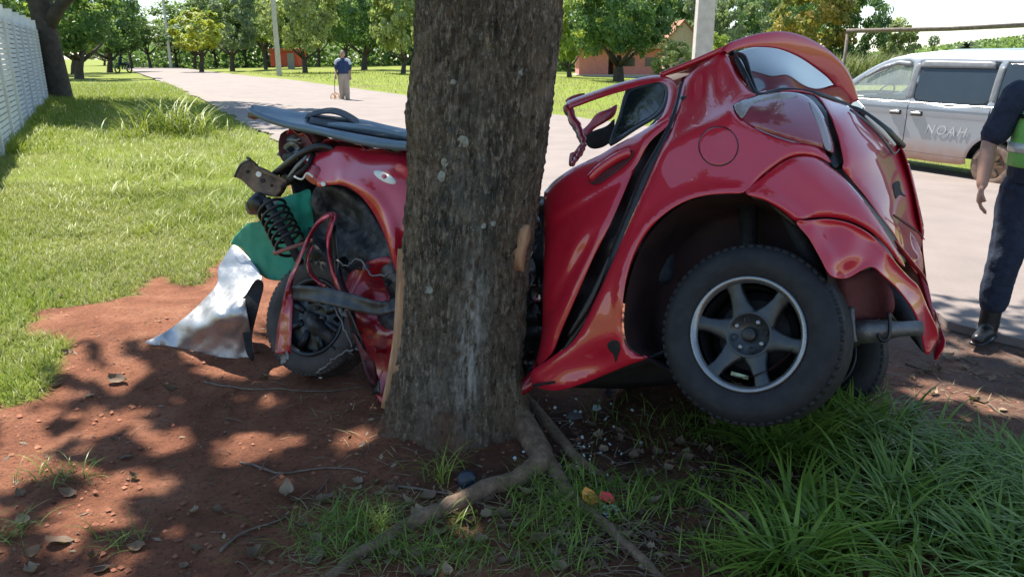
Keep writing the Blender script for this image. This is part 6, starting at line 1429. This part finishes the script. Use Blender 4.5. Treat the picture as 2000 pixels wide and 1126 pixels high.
for k, pxs in enumerate(([(775,952),(850,962),(940,985),(1000,1010)], [(470,905),(540,925),(640,915),(720,925)], [(1120,1010),(1090,1060),(1075,1110)], [(1770,712),(1800,722),(1835,738)], [(1775,790),(1800,806),(1820,800)], [(400,745),(470,760),(600,765),(720,755)], [(905,1000),(912,1020),(916,1045)], [(430,1080),(480,1040),(560,1010)], [(1200,1000),(1250,1040),(1300,1060)], [(1930,790),(1960,812),(1995,820)])):
    pts, rr = gtube(pxs, [.006, .005, .004, .003], .004, .006); o = MB().tube(pts, rr, 6).build('twig', TW); r0 = pts[0].copy()
    tag(o, ('long thin dry twig lying across the big surface root', 'long twig half buried in the red soil left of the tree', 'bent twig pointing away from the roots', 'pale twig on the dirt shoulder behind the rear wheel', 'short crooked twig on the shaded dirt shoulder', 'long straw stalk below the front wheel', 'short broken stick standing by the big root', 'thin dark twig in the front soil by sparse grass', 'forked twig on dark ground beside the second root', 'twig lying on the shoulder near the officer boots')[k], 'twig')
cd = MB(); 
for k in range(1500):
    px_, py_ = (random.uniform(0, 1000), random.uniform(600, 1120)) if k % 3 else (random.uniform(1050, 2000), random.uniform(720, 1120))
    c_ = G(px_, py_)
    if not soilmask(c_.x, c_.y): continue
    r_ = .003+.011*random.random()**3; k0_ = len(cd.v)
    for q_ in ((1, 0, 0), (-1, 0, 0), (0, 1, 0), (0, -1, 0), (0, 0, .8), (0, 0, -.6)): cd.v.append((c_.x+q_[0]*r_*random.uniform(.6, 1.4), c_.y+q_[1]*r_*random.uniform(.6, 1.4), c_.z+r_*.3+q_[2]*r_*random.uniform(.7, 1.3)))
    cd.f += [(k0_+a_, k0_+b_, k0_+t_) for t_ in (4, 5) for a_, b_ in ((0, 2), (2, 1), (1, 3), (3, 0))]
o = cd.build('soil_clods', simple('soil_clod', (.28, .11, .062), .95, 0, .4, 30), None, True); tag(o, 'small crumbs of red soil on the ground', None, None, 'stuff')
# lens shards, cap, glass
def shard(name, outline, mat, z=.03, thick=.006, tilt=(30, 0, 0), loc=None, s=1.0):
    m = MB().poly([(a*s, b*s) for a, b in outline], thick); o = m.build(name, mat, None, False, bevel=.002); o.location = loc; o.rotation_euler = tuple(R(t) for t in tilt); return o
AMB = simple('amber_lens', (.80, .33, .04), .25, 0, .1, 20); REDL = simple('red_lens', (.62, .03, .03), .2, 0, .1, 20)
o = shard('lens_fragment', [(-.035,-.02),(0,-.032),(.04,-.026),(.045,.0),(.01,.026),(-.03,.03),(-.042,.01)], AMB, loc=G(1154, 985, .035), tilt=(-40, 30, 20)); tag(o, 'broken amber lamp lens fragment on the ground by the roots', 'lens fragment')
o = shard('lens_fragment', [(-.03,-.012),(.02,-.018),(.034,.0),(.01,.022),(-.026,.016)], REDL, loc=G(1184, 984, .03), tilt=(-50, 10, -20)); tag(o, 'broken red lamp lens fragment beside the amber one', 'lens fragment')
cp_ = MB().lathe([(0, .0), (.030, .0), (.036, .006), (.038, .022), (.034, .024), (.032, .01), (0, .008)], 24); o = cp_.build('bottle_cap', simple('dark_blue_plastic', (.012, .022, .04), .35)); o.location = G(912, 952, .03); o.rotation_euler = (R(-20), R(8), 0); tag(o, 'dark round plastic cap lying against the trunk foot', 'cap')
GLS = simple('broken_glass', (.45, .52, .50), .08, 0, .2, 20); gl = MB()
for k in range(90):
    px_, py_ = random.gauss(1130, 60), random.uniform(780, 930); 
    if k > 60: px_, py_ = random.gauss(1190, 12), random.gauss(995, 7)
    c_ = G(px_, py_); gl.box(c_+Vector((0, 0, .006)), (random.uniform(.004, .014), random.uniform(.004, .012), .004), Matrix.Rotation(random.uniform(0, 3), 3, 'X') @ Matrix.Rotation(random.uniform(0, 3), 3, 'Z'))
o = gl.build('glass_crumbs', GLS, None, False); tag(o, 'crumbs of broken car glass scattered under the car', None, None, 'stuff')
for k, (px_, py_, s_, mt, lb) in enumerate(((1120, 815, 1.2, STEEL, 'bent grey metal scrap on the dark ground beneath the sill'), (1165, 800, 1.0, GLS, 'pale plastic scrap beneath the crushed sill'), (1690, 1092, .9, WHITEP, 'white scrap of paper in the shaded grass'), (1190, 770, 1.3, TRIMD, 'dark cloth scrap hanging below the red sill'), (628, 738, .7, WHITEP, 'small white plastic clip under the front wheel'))):
    o = shard('debris_scrap', [(-.03,-.01),(.0,-.018),(.035,-.008),(.028,.012),(-.012,.016)], mt, loc=G(px_, py_, .012), tilt=(-60+20*k, 15*k, 40*k), s=s_); tag(o, lb, 'scrap')
